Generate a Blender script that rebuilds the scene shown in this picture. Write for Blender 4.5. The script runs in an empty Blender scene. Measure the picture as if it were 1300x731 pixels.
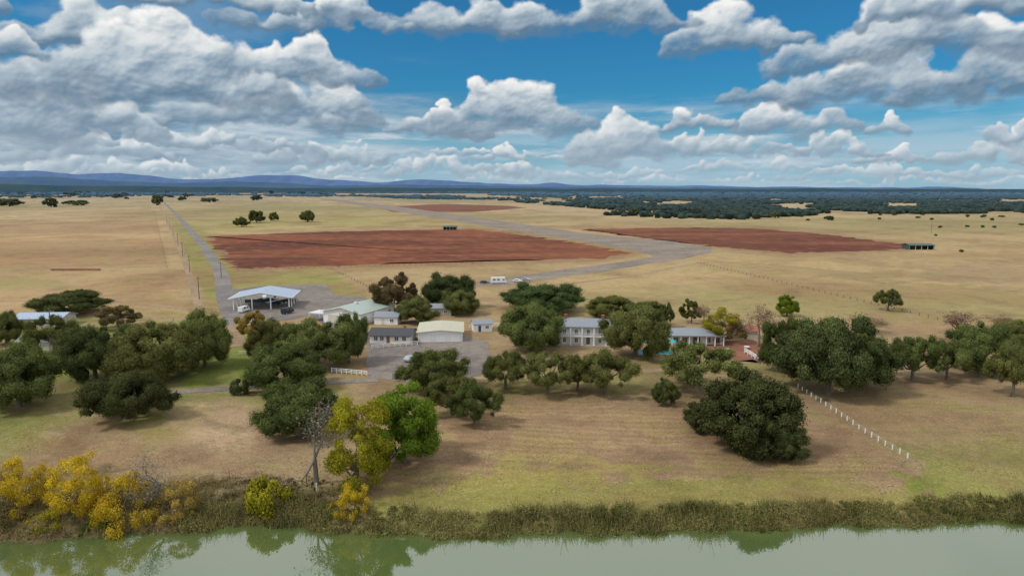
import bpy, math, random
import numpy as np
random.seed(7); rng=np.random.default_rng(7)
R=math.radians
SC=bpy.context.scene; C=SC.collection
F=867.0; P=R(8.2); CP=math.cos(P); SP=math.sin(P); CH=45.0
def ray(px,py):
    x=(px-650)/F; y=(365.5-py)/F
    return x, CP+y*SP, -SP+y*CP
def G(px,py,z=0.0):
    dx,dy,dz=ray(px,py); t=(z-CH)/dz
    return dx*t,dy*t
def proj(X,Y,Z):
    f=Y*CP-(Z-CH)*SP; u=Y*SP+(Z-CH)*CP
    return 650+F*X/f, 365.5-F*u/f
def lin(r,g,b):
    return tuple(((c/255)/12.92 if c/255<=0.04045 else ((c/255+0.055)/1.055)**2.4) for c in (r,g,b))
# numpy value noise
_T=np.random.default_rng(99).random((256,256)).astype(np.float32)
def vnoise(x,y):
    xi=np.floor(x).astype(np.int64); yi=np.floor(y).astype(np.int64); fx=x-xi; fy=y-yi
    fx=fx*fx*fx*(fx*(fx*6-15)+10); fy=fy*fy*fy*(fy*(fy*6-15)+10)
    a=_T[xi&255,yi&255]; b=_T[(xi+1)&255,yi&255]; c=_T[xi&255,(yi+1)&255]; d=_T[(xi+1)&255,(yi+1)&255]
    return (a*(1-fx)+b*fx)*(1-fy)+(c*(1-fx)+d*fx)*fy
def fbm(x,y,o=6,g=0.5,off=0.0):
    s=0;a=1;t=0
    for k in range(o):
        s=s+a*(vnoise(x+off+17.3*k,y-off+9.1*k)-0.5); t+=a; a*=g; x,y=(x*1.62-y*1.17),(x*1.17+y*1.62)
    return s/t*2
# ---------------------------------------------------------------- heights
WL=-2.0
SHP=[(-300,700),(0,688),(120,683),(250,671),(300,667),(380,668),(430,673),(480,679),(600,680),(700,676),(850,674),(1000,669),(1150,665),(1300,659),(1600,650)]
SH=np.array([G(a,b,WL) for a,b in SHP])
def shore(x): return np.interp(x,SH[:,0],SH[:,1])+0.45*np.sin(x*0.31)+0.35*np.sin(x*0.83+1.0)+0.2*np.sin(x*2.1)
def H(x,y):
    x=np.asarray(x,float); y=np.asarray(y,float)
    t=y-shore(x)
    k=np.clip(t/4.5,0,1); k=k*k*(3-2*k)
    up=WL+(0-WL)*k
    dn=WL+np.clip(t,-6,0)*0.4
    z=np.where(t<0,dn,up)
    m=np.clip((t-3)/8,0,1)*np.clip((150-y)/25,0,1)
    return z+m*0.22*(np.sin(x*0.11+y*0.07)+np.sin(x*0.05-y*0.16+2))
# ---------------------------------------------------------------- materials
def newmat(name):
    m=bpy.data.materials.new(name); m.use_nodes=True; nt=m.node_tree
    for n in list(nt.nodes): nt.nodes.remove(n)
    return m,nt
def sock(nt,inp,v):
    if isinstance(v,bpy.types.NodeSocket): nt.links.new(v,inp)
    else:
        try: inp.default_value=v
        except Exception:
            inp.default_value=tuple(v)+(1.0,) if len(v)==3 else v
def M(nt,op,*a):
    n=nt.nodes.new('ShaderNodeMath'); n.operation=op
    for i,v in enumerate(a): sock(nt,n.inputs[i],v)
    return n.outputs[0]
def VM(nt,op,a,b=None):
    n=nt.nodes.new('ShaderNodeVectorMath'); n.operation=op
    sock(nt,n.inputs[0],a)
    if b is not None:
        if op=='SCALE': sock(nt,n.inputs[3],b)
        else: sock(nt,n.inputs[1],b)
    return n.outputs['Value'] if op=='LENGTH' else n.outputs[0]
def MIX(nt,f,a,b,mode='MIX'):
    n=nt.nodes.new('ShaderNodeMix'); n.data_type='RGBA'; n.blend_type=mode
    sock(nt,n.inputs[0],f); sock(nt,n.inputs[6],a if isinstance(a,bpy.types.NodeSocket) else tuple(a)+(1,)); sock(nt,n.inputs[7],b if isinstance(b,bpy.types.NodeSocket) else tuple(b)+(1,))
    return n.outputs[2]
def NOISE(nt,vec,scale,detail=4,rough=0.55,dist=0.0):
    n=nt.nodes.new('ShaderNodeTexNoise'); sock(nt,n.inputs['Vector'],vec)
    n.inputs['Scale'].default_value=scale; n.inputs['Detail'].default_value=detail; n.inputs['Roughness'].default_value=rough
    n.inputs['Distortion'].default_value=dist
    return n.outputs['Fac'],n.outputs['Color']
def SS(nt,v,a,b,o0=0.0,o1=1.0):
    n=nt.nodes.new('ShaderNodeMapRange'); n.interpolation_type='SMOOTHSTEP'
    sock(nt,n.inputs[0],v); n.inputs[1].default_value=a; n.inputs[2].default_value=b; n.inputs[3].default_value=o0; n.inputs[4].default_value=o1
    return n.outputs[0]
def POS(nt): return nt.nodes.new('ShaderNodeNewGeometry').outputs['Position']
def finish(nt,col,rough=0.8,metal=0.0,bump=None,bs=0.3,bd=0.05,spec=0.5,ior=None):
    b=nt.nodes.new('ShaderNodeBsdfPrincipled'); o=nt.nodes.new('ShaderNodeOutputMaterial')
    sock(nt,b.inputs['Base Color'],col if isinstance(col,bpy.types.NodeSocket) else tuple(col)+(1,))
    sock(nt,b.inputs['Roughness'],rough); b.inputs['Metallic'].default_value=metal
    b.inputs['Specular IOR Level'].default_value=spec
    if ior: b.inputs['IOR'].default_value=ior
    if bump is not None:
        n=nt.nodes.new('ShaderNodeBump'); sock(nt,n.inputs['Height'],bump); n.inputs['Strength'].default_value=bs; n.inputs['Distance'].default_value=bd
        nt.links.new(n.outputs[0],b.inputs['Normal'])
    nt.links.new(b.outputs[0],o.inputs[0])
    return b
def simple(name,col,rough=0.7,var=0.25,scale=0.8,metal=0.0,spec=0.4):
    m,nt=newmat(name); p=POS(nt)
    n,_=NOISE(nt,p,scale,6,0.6); n2,_=NOISE(nt,p,scale*9,3,0.6)
    f=M(nt,'ADD',M(nt,'MULTIPLY',n,0.7),M(nt,'MULTIPLY',n2,0.3))
    f=M(nt,'MULTIPLY_ADD',f,var*2,1-var)
    c=VM(nt,'SCALE',col,f); finish(nt,c,rough,metal,n2,0.15,0.02,spec); return m
def leafmat(name,dark,light,trans=0.2,hzc=(84,104,122),hz0=350,hz1=6000,hzm=0.8,hue=.05,val=.5):
    m,nt=newmat(name); p=POS(nt)
    a=nt.nodes.new('ShaderNodeAttribute'); a.attribute_name='rnd'
    oi=nt.nodes.new('ShaderNodeObjectInfo')
    col=MIX(nt,a.outputs['Fac'],dark,light)
    hsv=nt.nodes.new('ShaderNodeHueSaturation'); nt.links.new(col,hsv.inputs['Color'])
    sock(nt,hsv.inputs['Hue'],M(nt,'MULTIPLY_ADD',oi.outputs['Random'],hue,0.5-hue*.6))
    sock(nt,hsv.inputs['Value'],M(nt,'MULTIPLY_ADD',M(nt,'FRACT',M(nt,'MULTIPLY',oi.outputs['Random'],7.31)),val,1-val*.45))
    col=hsv.outputs[0]
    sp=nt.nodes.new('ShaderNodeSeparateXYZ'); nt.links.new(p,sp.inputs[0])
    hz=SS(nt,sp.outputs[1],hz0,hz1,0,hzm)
    col=MIX(nt,hz,col,lin(*hzc))  # aerial haze painted into the leaf colour, growing with distance
    d=nt.nodes.new('ShaderNodeBsdfDiffuse'); nt.links.new(col,d.inputs[0])
    o=nt.nodes.new('ShaderNodeOutputMaterial')
    if trans>0:
        t=nt.nodes.new('ShaderNodeBsdfTranslucent'); nt.links.new(col,t.inputs[0])
        ms=nt.nodes.new('ShaderNodeMixShader'); ms.inputs[0].default_value=trans
        nt.links.new(d.outputs[0],ms.inputs[1]); nt.links.new(t.outputs[0],ms.inputs[2]); nt.links.new(ms.outputs[0],o.inputs[0])
    else: nt.links.new(d.outputs[0],o.inputs[0])
    return m
MT={}
MT['oak']=leafmat('oak_leaves',(0.030,0.042,0.013),(0.255,0.275,0.085),.25)
MT['dark']=leafmat('dark_oak_leaves',(0.018,0.031,0.012),(0.165,0.200,0.070),.25)
MT['lime']=leafmat('bright_green_leaves',(0.05,0.09,0.010),(0.27,0.38,0.045),0.3,hue=.02,val=.1)
MT['ygreen']=leafmat('yellow_green_leaves',(0.12,0.12,0.012),(0.56,0.50,0.045),0.35,hue=.02,val=.2)
MT['gold']=leafmat('gold_leaves',(0.24,0.17,0.012),(0.90,0.66,0.055),0.35,hue=.012,val=.2)
MT['brown']=leafmat('brown_leaves',(0.06,0.047,0.022),(0.27,0.195,0.09),hue=.01)
MT['goldbrown']=leafmat('golden_brown_leaves',(0.10,0.075,0.02),(0.52,0.37,0.09),hue=.01)
MT['olive']=leafmat('olive_leaves',(0.032,0.038,0.011),(0.23,0.24,0.064),hue=.02)
MT['twig']=leafmat('brown_grey_twigs',(0.12,0.10,0.075),(0.32,0.275,0.215),0.0,hue=0,val=.2)
MT['rtwig']=leafmat('reddish_twigs',(0.15,0.10,0.065),(0.36,0.245,0.165),0.0,hue=0,val=.2)
MT['brush']=leafmat('bank_brush',(0.036,0.034,0.013),(0.26,0.22,0.085),0.2)
MT['tuft']=leafmat('dry_grass_tufts',(0.15,0.115,0.06),(0.40,0.33,0.19),0.2)
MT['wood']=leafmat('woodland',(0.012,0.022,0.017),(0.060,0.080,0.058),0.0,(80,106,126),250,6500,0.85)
MT['bark']=simple('bark',(0.16,0.13,0.10),0.9,0.4,2.0)
MT['palebark']=simple('pale_bark',(0.22,0.19,0.155),0.9,0.3,2.0)
MT['white']=simple('white_paint',(0.82,0.82,0.80),0.6,0.06,0.5)
MT['cream']=simple('cream_wall',(0.62,0.58,0.48),0.7,0.12,0.5)
MT['greyroof']=simple('grey_shingle',(0.25,0.27,0.30),0.85,0.3,1.2)
MT['darkroof']=simple('dark_shingle',(0.07,0.07,0.075),0.85,0.3,1.2)
MT['greenroof']=simple('pale_green_metal',(0.38,0.45,0.39),0.45,0.18,0.4)
MT['beigeroof']=simple('beige_roof',(0.50,0.475,0.36),0.8,0.14,0.3)
MT['whiteroof']=simple('pale_blue_grey_metal_roof',(0.36,0.43,0.53),0.45,0.18,0.3)
MT['steel']=simple('white_steel',(0.66,0.68,0.70),0.5,0.1,1)
MT['glass']=simple('window_glass',(0.09,0.10,0.11),0.1,0.2,0.5,0,0.8)
MT['redbrick']=simple('red_brick',(0.30,0.12,0.08),0.9,0.25,1.5)
MT['wood_post']=simple('weathered_wood',(0.16,0.12,0.09),0.9,0.3,3)
MT['black']=simple('black_rubber',(0.02,0.02,0.02),0.8,0.2,3)
MT['blue']=simple('blue_paint',(0.03,0.08,0.22),0.35,0.1,1)
MT['carwhite']=simple('white_car_paint',(0.78,0.78,0.78),0.3,0.04,1)
MT['carblack']=simple('dark_car_paint',(0.03,0.035,0.045),0.25,0.1,1)
MT['carred']=simple('silver_car_paint',(0.40,0.42,0.45),0.3,0.05,1)
MT['pool']=simple('pool_water',(0.03,0.42,0.45),0.08,0.1,0.6)
MT['stone']=simple('pale_stone',(0.45,0.40,0.34),0.85,0.2,1)
MT['turq']=simple('turquoise_canvas',(0.03,0.42,0.42),0.7,0.1,1)
MT['darkgreen']=simple('dark_green_metal',(0.05,0.09,0.075),0.5,0.2,0.4)
def asphalt(name,base,patch,weed=None):
    m,nt=newmat(name); p=POS(nt)
    n,_=NOISE(nt,p,0.035,7,0.68); n2,_=NOISE(nt,p,0.35,6,0.7)
    v=nt.nodes.new('ShaderNodeTexVoronoi'); v.feature='DISTANCE_TO_EDGE'; v.inputs['Scale'].default_value=0.13
    nt.links.new(VM(nt,'ADD',p,VM(nt,'SCALE',NOISE(nt,p,0.2,2)[1],4.0)),v.inputs['Vector'])
    cr=SS(nt,v.outputs['Distance'],0.0,0.035,0.75,1.0)
    c=MIX(nt,SS(nt,n,0.40,0.60),base,patch)
    if weed: c=MIX(nt,M(nt,'MULTIPLY',SS(nt,n2,0.53,0.68),.5),c,weed)
    c=VM(nt,'SCALE',c,M(nt,'MULTIPLY',cr,SS(nt,n2,.3,.7,.82,1.14)))
    finish(nt,c,0.9,0,None,0.2,0.02,0.2); return m
MT['runway']=asphalt('runway_asphalt',lin(144,130,116),lin(124,114,103),lin(156,134,100))
MT['lot']=asphalt('lot_asphalt',lin(116,109,104),lin(138,127,117),lin(128,114,92))
MT['road']=asphalt('road_asphalt',lin(120,114,110),lin(136,128,119))
MT['track']=asphalt('dirt_track',lin(160,136,108),lin(144,122,94),lin(140,126,86))
MT['bricks']=asphalt('brick_paving',lin(150,102,78),lin(134,92,76))
def soil(name,a,b,ang):
    m,nt=newmat(name); p=POS(nt)
    n,_=NOISE(nt,VM(nt,'MULTIPLY',p,(0.5,0.8,1)),0.009,7,0.66,0.8); n2,_=NOISE(nt,p,0.08,6,0.72); n4,_=NOISE(nt,VM(nt,'MULTIPLY',p,(0.15,1.0,1)),0.02,6,0.62)
    sp=nt.nodes.new('ShaderNodeSeparateXYZ'); nt.links.new(p,sp.inputs[0])
    u=M(nt,'ADD',M(nt,'MULTIPLY',sp.outputs[0],math.cos(ang)),M(nt,'MULTIPLY',sp.outputs[1],math.sin(ang)))
    w=M(nt,'SINE',M(nt,'MULTIPLY_ADD',n,30.0,M(nt,'MULTIPLY',u,0.5)))
    c=MIX(nt,SS(nt,n,0.40,0.60),a,b)
    c=MIX(nt,SS(nt,n4,0.48,0.64,0,0.5),c,lin(146,96,66))
    c=MIX(nt,SS(nt,n2,0.53,0.70,0,0.45),c,lin(150,112,80))
    c=VM(nt,'SCALE',c,M(nt,'ADD',SS(nt,n2,.3,.7,.80,1.12),M(nt,'MULTIPLY',w,0.05)))
    hz=SS(nt,sp.outputs[1],400,5000,0,0.6); c=MIX(nt,hz,c,lin(150,130,125))  # far soil fades to a haze tint painted into its colour
    finish(nt,c,0.95,0,None,0.3,0.1,0.1); return m
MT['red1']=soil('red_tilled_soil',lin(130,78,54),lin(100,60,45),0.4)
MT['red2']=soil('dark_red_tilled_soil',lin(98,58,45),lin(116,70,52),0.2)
# ground
m,nt=newmat('dry_grassland'); MT['ground']=m
p=POS(nt); at=nt.nodes.new('ShaderNodeAttribute'); at.attribute_name='tone'
n0,_=NOISE(nt,p,0.010,6,0.64,0.6); n1,_=NOISE(nt,p,0.07,7,0.66,0.7); n2,_=NOISE(nt,p,0.40,6,0.70,.3); n3,_=NOISE(nt,p,2.6,4,0.7)
sp=nt.nodes.new('ShaderNodeSeparateXYZ'); nt.links.new(p,sp.inputs[0])
yy_=M(nt,'ADD',sp.outputs[1],M(nt,'MULTIPLY_ADD',n0,22.0,M(nt,'MULTIPLY',sp.outputs[0],0.10)))
strp=M(nt,'ADD',M(nt,'SINE',M(nt,'MULTIPLY',yy_,2.5)),M(nt,'MULTIPLY',M(nt,'SINE',M(nt,'MULTIPLY',yy_,0.83)),.8))
c=at.outputs['Color']
c=MIX(nt,SS(nt,n1,0.49,0.62,0,.52),c,lin(118,114,62))
c=MIX(nt,SS(nt,n0,0.47,0.62,0,.5),c,lin(138,108,76))
c=MIX(nt,SS(nt,n2,0.51,0.64,0,.36),c,lin(104,86,58))
c=MIX(nt,SS(nt,n3,0.54,0.68,0,.25),c,lin(206,184,142))
f=M(nt,'MULTIPLY',SS(nt,n1,.32,.66,.82,1.17),SS(nt,n2,.34,.66,.86,1.13))
f=M(nt,'MULTIPLY',f,SS(nt,n3,.3,.7,.88,1.12))
f=M(nt,'MULTIPLY',f,M(nt,'MULTIPLY_ADD',M(nt,'MULTIPLY',M(nt,'MULTIPLY',strp,SS(nt,n1,.35,.6,.35,1)),at.outputs['Alpha']),0.10,1.0))
c=VM(nt,'SCALE',c,f)
finish(nt,c,0.95,0,n2,0.3,0.2,0.1)
# water
m,nt=newmat('river_water'); MT['water']=m
p=POS(nt)
w1,_=NOISE(nt,VM(nt,'MULTIPLY',p,(0.5,1.0,1.0)),0.8,3,0.5); w0,_=NOISE(nt,p,0.03,4)
c=MIX(nt,w0,lin(74,92,46),lin(92,104,62))
finish(nt,c,0.03,0,w1,0.05,0.05,0.5,2.7)
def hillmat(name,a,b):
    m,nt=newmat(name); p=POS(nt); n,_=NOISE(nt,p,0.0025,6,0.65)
    c=MIX(nt,SS(nt,n,0.35,0.65),a,b); finish(nt,c,1.0,spec=0.0); return m  # blue of distant air is painted into the hills' base colours
# ---------------------------------------------------------------- mesh helpers
def tag(o,label=None,cat=None,group=None,kind=None):
    if label: o['label']=label
    if cat: o['category']=cat
    if group: o['group']=group
    if kind: o['kind']=kind
    return o
def empty(name,loc,rz=0,label=None,cat=None,group=None):
    o=bpy.data.objects.new(name,None); C.objects.link(o); o.location=loc; o.rotation_euler=(0,0,rz)
    return tag(o,label,cat,group)
def npmesh(name,V,Q,mat,rnd=None):
    V=np.asarray(V,np.float32); Q=np.asarray(Q,np.int32)
    me=bpy.data.meshes.new(name); k=Q.shape[1]
    me.vertices.add(len(V)); me.vertices.foreach_set('co',V.ravel())
    me.loops.add(Q.size); me.loops.foreach_set('vertex_index',Q.ravel())
    me.polygons.add(len(Q)); me.polygons.foreach_set('loop_start',np.arange(0,Q.size,k,dtype=np.int32))
    try: me.polygons.foreach_set('loop_total',np.full(len(Q),k,np.int32))
    except Exception: pass
    me.update(calc_edges=True)
    if rnd is not None:
        a=me.attributes.new('rnd','FLOAT','FACE'); a.data.foreach_set('value',np.asarray(rnd,np.float32))
    me.materials.append(mat); return me
def ob(name,me,parent=None):
    o=bpy.data.objects.new(name,me); C.objects.link(o)
    if parent is not None: o.parent=parent
    return o
class MB:
    def __init__(s): s.v=[]; s.f=[]
    def box(s,x0,x1,y0,y1,z0,z1):
        b=len(s.v); s.v+=[(x0,y0,z0),(x1,y0,z0),(x1,y1,z0),(x0,y1,z0),(x0,y0,z1),(x1,y0,z1),(x1,y1,z1),(x0,y1,z1)]
        s.f+=[tuple(b+i for i in q) for q in ((0,3,2,1),(4,5,6,7),(0,1,5,4),(1,2,6,5),(2,3,7,6),(3,0,4,7))]; return s
    def ext(s,prof,a,b,axis='x'):
        n=len(prof); k=len(s.v)
        def mk(t,p): return (t,p[0],p[1]) if axis=='x' else (p[0],t,p[1])
        s.v+=[mk(a,p) for p in prof]+[mk(b,p) for p in prof]
        s.f.append(tuple(range(k,k+n))); s.f.append(tuple(range(k+2*n-1,k+n-1,-1)))
        for i in range(n): j=(i+1)%n; s.f.append((k+i,k+n+i,k+n+j,k+j))
        return s
    def tube(s,p0,p1,r0,r1=None,n=8):
        r1=r0 if r1 is None else r1
        a=np.array(p0,float); b=np.array(p1,float); d=b-a; L=np.linalg.norm(d); d/=L
        u=np.cross(d,(0,0,1) if abs(d[2])<0.9 else (1,0,0)); u/=np.linalg.norm(u); w=np.cross(d,u); k=len(s.v)
        for c,r in ((a,r0),(b,r1)):
            for i in range(n):
                t=2*math.pi*i/n; s.v.append(tuple(c+u*math.cos(t)*r+w*math.sin(t)*r))
        for i in range(n): j=(i+1)%n; s.f.append((k+i,k+j,k+n+j,k+n+i))
        s.f.append(tuple(range(k+n-1,k-1,-1))); s.f.append(tuple(range(k+n,k+2*n))); return s
    def build(s,name,mat,parent=None,smooth=False):
        me=bpy.data.meshes.new(name); me.from_pydata(s.v,[],s.f); me.update(); me.materials.append(mat)
        import bmesh
        bm=bmesh.new(); bm.from_mesh(me); bmesh.ops.recalc_face_normals(bm,faces=bm.faces[:]); bm.to_mesh(me); bm.free()
        if smooth:
            for q in me.polygons: q.use_smooth=True
        return ob(name,me,parent)
# ---------------------------------------------------------------- ground sheet
def segdist(px,py,poly):
    n=len(poly); d=np.full(px.shape,1e9); ins=np.zeros(px.shape,bool)
    for i in range(n):
        x0,y0=poly[i]; x1,y1=poly[(i+1)%n]
        dx,dy=x1-x0,y1-y0; t=np.clip(((px-x0)*dx+(py-y0)*dy)/(dx*dx+dy*dy+1e-9),0,1)
        d=np.minimum(d,np.hypot(px-x0-t*dx,py-y0-t*dy))
        c=((y0>py)!=(y1>py))&(px<(x1-x0)*(py-y0)/((y1-y0) if y1!=y0 else 1e-9)+x0); ins^=c
    return np.where(ins,d,-d)
rows_py=np.concatenate([np.arange(800,290,-1.6),np.arange(290,242.5,-0.9)])
dist=np.array([G(650,v)[1] for v in rows_py]); dist=np.concatenate([dist,[14000,20000,45000]])
ts=np.linspace(-1.5,1.5,900)
X=dist[:,None]*ts[None,:]; Y=np.repeat(dist[:,None],len(ts),1)
Z=H(X,Y); PX,PY=proj(X,Y,np.zeros_like(Z))
nr,nc=X.shape
LX=np.log(Y)*14; LT=X/Y*16
NE=fbm(LT*1.6,LX*2.2,6,0.66)
NW=fbm(X/9.0,Y/6.0,5,0.6,3.0)
def tone(c):
    r_,g_,b_=c
    if r_>g_*1.06:
        l=.35*r_+.5*g_+.15*b_; k=.10; r_,g_,b_=[(v*(1-k)+l*k)*.965 for v in c]
    return np.array(lin(r_,g_,b_))
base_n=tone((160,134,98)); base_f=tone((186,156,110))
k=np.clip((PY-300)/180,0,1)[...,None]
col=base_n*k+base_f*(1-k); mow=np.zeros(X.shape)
RF1=[(265,300),(420,294),(600,291),(640,295),(720,307),(806,322),(760,328),(560,333),(430,337),(302,341)]
RF2=[(738,291),(860,289),(960,290),(1060,299),(1152,311),(1140,317),(1000,321),(900,312),(800,300)]
A=[
 ((168,130,92),[(-400,274),(196,268),(214,336),(-400,350)],2,0.9,0),
 ((186,152,106),[(-400,352),(214,340),(240,400),(-400,405)],5,0.8,0),
 ((198,164,114),[(-400,298),(205,296),(208,305),(-400,309)],2,0.7,0),
 ((190,164,114),[(-400,276),(200,272),(202,280),(-400,286)],2,0.7,0),
 ((146,116,80),[(-400,320),(210,314),(212,323),(-400,332)],3,0.6,0),
 ((142,132,80),[(-400,262),(190,258),(194,266),(-400,271)],2,0.65,0),
 ((150,140,86),[(-400,356),(60,352),(100,366),(-400,376)],5,0.6,0),
 ((178,158,94),[(220,266),(400,255),(600,285),(268,299)],4,0.85,0),
 ((146,138,80),[(235,280),(420,272),(520,284),(262,294)],3,0.4,0),
 ((140,138,76),[(300,345),(420,340),(475,384),(300,368)],6,0.9,0),
 ((128,132,64),[(262,292),(300,342),(298,376),(262,382),(214,275)],4,0.8,0),
 ((186,156,108),[(900,325),(1700,318),(1700,402),(700,402),(640,368)],6,0.8,0),
 ((158,130,98),[(1150,335),(1700,328),(1700,362),(1220,365)],8,0.75,0),
 ((150,138,84),[(700,372),(1150,360),(1500,385),(1500,410),(640,402)],9,0.75,0),
 ((160,138,92),[(900,338),(1200,350),(1300,352),(1300,358),(1100,352),(900,345)],4,0.7,0),
 ((170,152,98),[(820,262),(1600,272),(1600,300),(900,290)],4,0.6,0),
 ((150,108,78),[(256,297),(600,287),(650,292),(822,321),(770,332),(560,338),(300,346)],4,0.8,0),
 ((150,108,78),[(724,288),(960,286),(1170,310),(1150,320),(1000,325),(890,314)],4,0.8,0),
 ((150,118,88),[(470,505),(830,490),(1012,498),(1208,628),(455,650)],20,0.85,1),
 ((174,144,106),[(560,520),(820,505),(860,560),(620,580)],24,0.5,1),
 ((130,128,62),[(450,665),(455,630),(560,606),(700,598),(760,604),(1000,602),(1180,622),(1210,632),(1230,665)],18,0.85,0.2),
 ((164,152,74),[(520,604),(700,588),(830,592),(820,604),(600,616)],14,0.6,0.3),
 ((112,128,46),[(1140,568),(1225,546),(1500,530),(1500,660),(1205,640)],40,0.95,0),
 ((166,150,88),[(1190,585),(1300,590),(1300,625),(1220,622)],26,0.55,0),
 ((158,130,94),[(1015,492),(1240,480),(1500,480),(1500,535),(1160,560)],18,0.8,0.4),
 ((106,124,44),[(262,415),(330,415),(322,482),(240,492),(220,470)],12,0.97,0),
 ((108,118,50),[(20,415),(280,400),(310,505),(0,520)],20,0.85,0),
 ((124,128,56),[(560,484),(830,470),(850,492),(620,506)],12,0.85,0),
 ((126,126,62),[(820,455),(960,450),(1020,480),(840,480)],12,0.65,0),
 ((106,116,50),[(-200,500),(100,520),(70,560),(-200,610)],28,0.85,0),
 ((124,124,60),[(170,515),(270,525),(255,548),(165,545)],20,0.9,0),
 ((120,124,60),[(300,500),(440,490),(470,520),(320,530)],18,0.6,0),
 ((190,158,122),[(230,530),(310,518),(330,560),(280,590),(230,570)],20,0.9,0),
 ((142,108,78),[(60,550),(220,560),(330,590),(240,610),(0,600)],22,0.65,0),
 ((88,78,54),[(-300,600),(60,600),(260,612),(420,630),(440,700),(-300,720)],18,0.8,0),
 ((84,86,44),[(430,655),(700,645),(1000,642),(1240,638),(1500,622),(1500,690),(430,700)],6,0.95,0),
 ((112,96,68),[(460,440),(620,430),(640,500),(460,500)],8,0.5,0),
 ((178,146,108),[(480,500),(560,500),(640,540),(560,600),(470,590)],22,0.5,0.5),
 ((112,98,66),[(560,495),(820,480),(1010,490),(1010,500),(820,500),(600,515)],12,0.55,0),
]
for c_,poly,fe,st,mw in A:
    sd=segdist(PX,PY,poly)+(NE*1.9+NW*0.6)*fe*(1.3 if fe>5 else 0.5)
    m_=np.clip(sd/fe*0.5+0.5,0,1); m_=m_*m_*(3-2*m_)*st
    col=col*(1-m_[...,None])+tone(c_)*m_[...,None]; mow=mow*(1-m_)+mw*m_
NF=fbm(X/300.0+5,Y/420.0,5,0.5); kf=np.clip((Y-350)/700,0,1)
mm=np.clip(NF*2.6,0,1)*kf*0.75; col=col*(1-mm[...,None])+tone((132,126,80))*mm[...,None]
mm=np.clip(-NF*2.4,0,1)*kf*0.5; col=col*(1-mm[...,None])+tone((206,180,134))*mm[...,None]
NM=fbm(X/45.0+15,Y/60.0,6,0.6); mm=np.clip(NM*2.6-.1,0,1)*.55; col=col*(1-mm[...,None])+tone((136,110,74))*mm[...,None]
col=col*(1+0.14*NW[...,None]*np.clip(1-(Y[...,None]-250)/400,0,1))
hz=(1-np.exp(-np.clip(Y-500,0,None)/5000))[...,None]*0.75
col=col*(1-hz)+np.array(lin(130,138,142))*hz  # grey-blue distance haze baked into the ground's vertex colours
V=np.stack([X,Y,Z],-1).reshape(-1,3)
i=np.arange(nr-1)[:,None]*nc+np.arange(nc-1)[None,:]; i=i.ravel()
Q=np.stack([i,i+1,i+nc+1,i+nc],1)
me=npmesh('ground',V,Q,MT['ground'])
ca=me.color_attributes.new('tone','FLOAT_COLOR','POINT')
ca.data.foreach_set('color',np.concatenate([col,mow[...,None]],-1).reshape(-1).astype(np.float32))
me.polygons.foreach_set('use_smooth',np.ones(len(Q),bool))
tag(ob('ground',me),kind='structure')
tag(MB().box(-1500,1500,-700,112,-2.6,WL).build('river',MT['water']),kind='structure')
# ---------------------------------------------------------------- sheets
def jag(pts,n,amp):
    out=[]
    for a in range(len(pts)):
        p=np.array(pts[a]); q=np.array(pts[(a+1)%len(pts)])
        k=max(1,int(np.hypot(*(q-p))/n))
        for j in range(k):
            r=p+(q-p)*j/k
            out.append((r[0]+random.uniform(-1,1)*amp,r[1]+random.uniform(-1,1)*amp))
    return out
def sheet(name,pxs,mat,z,step=15,amp=1.0):
    pts=jag([G(a,b) for a,b in pxs],step,amp)
    me=bpy.data.meshes.new(name); me.from_pydata([(x,y,z) for x,y in pts],[],[tuple(range(len(pts)))]); me.update()
    if me.polygons[0].normal.z<0: me.flip_normals()
    me.materials.append(mat); return tag(ob(name,me),kind='structure')
def strip(name,pxs,w,mat,z,step=12):
    pts=[np.array(G(a,b)) for a,b in pxs]; P2=[]
    for a in range(len(pts)-1):
        k=max(1,int(np.hypot(*(pts[a+1]-pts[a]))/step))
        for j in range(k): P2.append(pts[a]+(pts[a+1]-pts[a])*j/k)
    P2.append(pts[-1]); P2=np.array(P2)
    for _ in range(6): P2[1:-1]=(P2[:-2]+P2[1:-1]*2+P2[2:])/4
    d=np.gradient(P2,axis=0); d/=np.linalg.norm(d,axis=1)[:,None]; nrm=np.stack([-d[:,1],d[:,0]],1)
    jj=1+rng.uniform(-.08,.08,(len(P2),1))
    L=P2+nrm*w/2*jj; Rr=P2-nrm*w/2*jj; n=len(P2)
    V=np.concatenate([np.c_[L,np.full(n,z)],np.c_[Rr,np.full(n,z)]]); i=np.arange(n-1)
    me=npmesh(name,V,np.stack([i+n,i+n+1,i+1,i],1),mat); return tag(ob(name,me),kind='structure')
sheet('tilled_field',RF1,MT['red1'],0.03,5,6.0)
sheet('tilled_field',RF2,MT['red2'],0.03,5,6.0)
sheet('tilled_field',[(478,263),(560,259),(640,261),(668,264),(600,269),(500,269)],MT['red2'],0.03,40,6)
sheet('runway',[(404,252.5),(420,252.5),(520,264.2),(640,281),(745,296.5),(850,306),(905,315),(903,320.5),(862,329),(760,345.5),(680,357),(640,363),(602,363),(618,356),(700,344.5),(800,331.5),(832,325.5),(806,318),(744,307),(600,284.5),(480,264.5)],MT['runway'],0.06,12,1.5)
strip('taxiway',[(900,319),(1010,324),(1120,327)],5,MT['track'],0.045)
strip('road',[(300,412),(292,398),(285,380),(284,362),(282,348),(271,330),(255,308),(236,286),(222,270),(210,259),(206,254)],7.0,MT['road'],0.054)
strip('dirt_track',[(254,396),(244,360),(232,325),(219,296),(208,272),(203,262)],3,MT['track'],0.04)
strip('dirt_track',[(216,280),(300,270),(420,262),(520,262)],5,MT['track'],0.04,30)
strip('dirt_track',[(0,344),(100,340),(214,338)],3,MT['track'],0.04)
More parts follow.
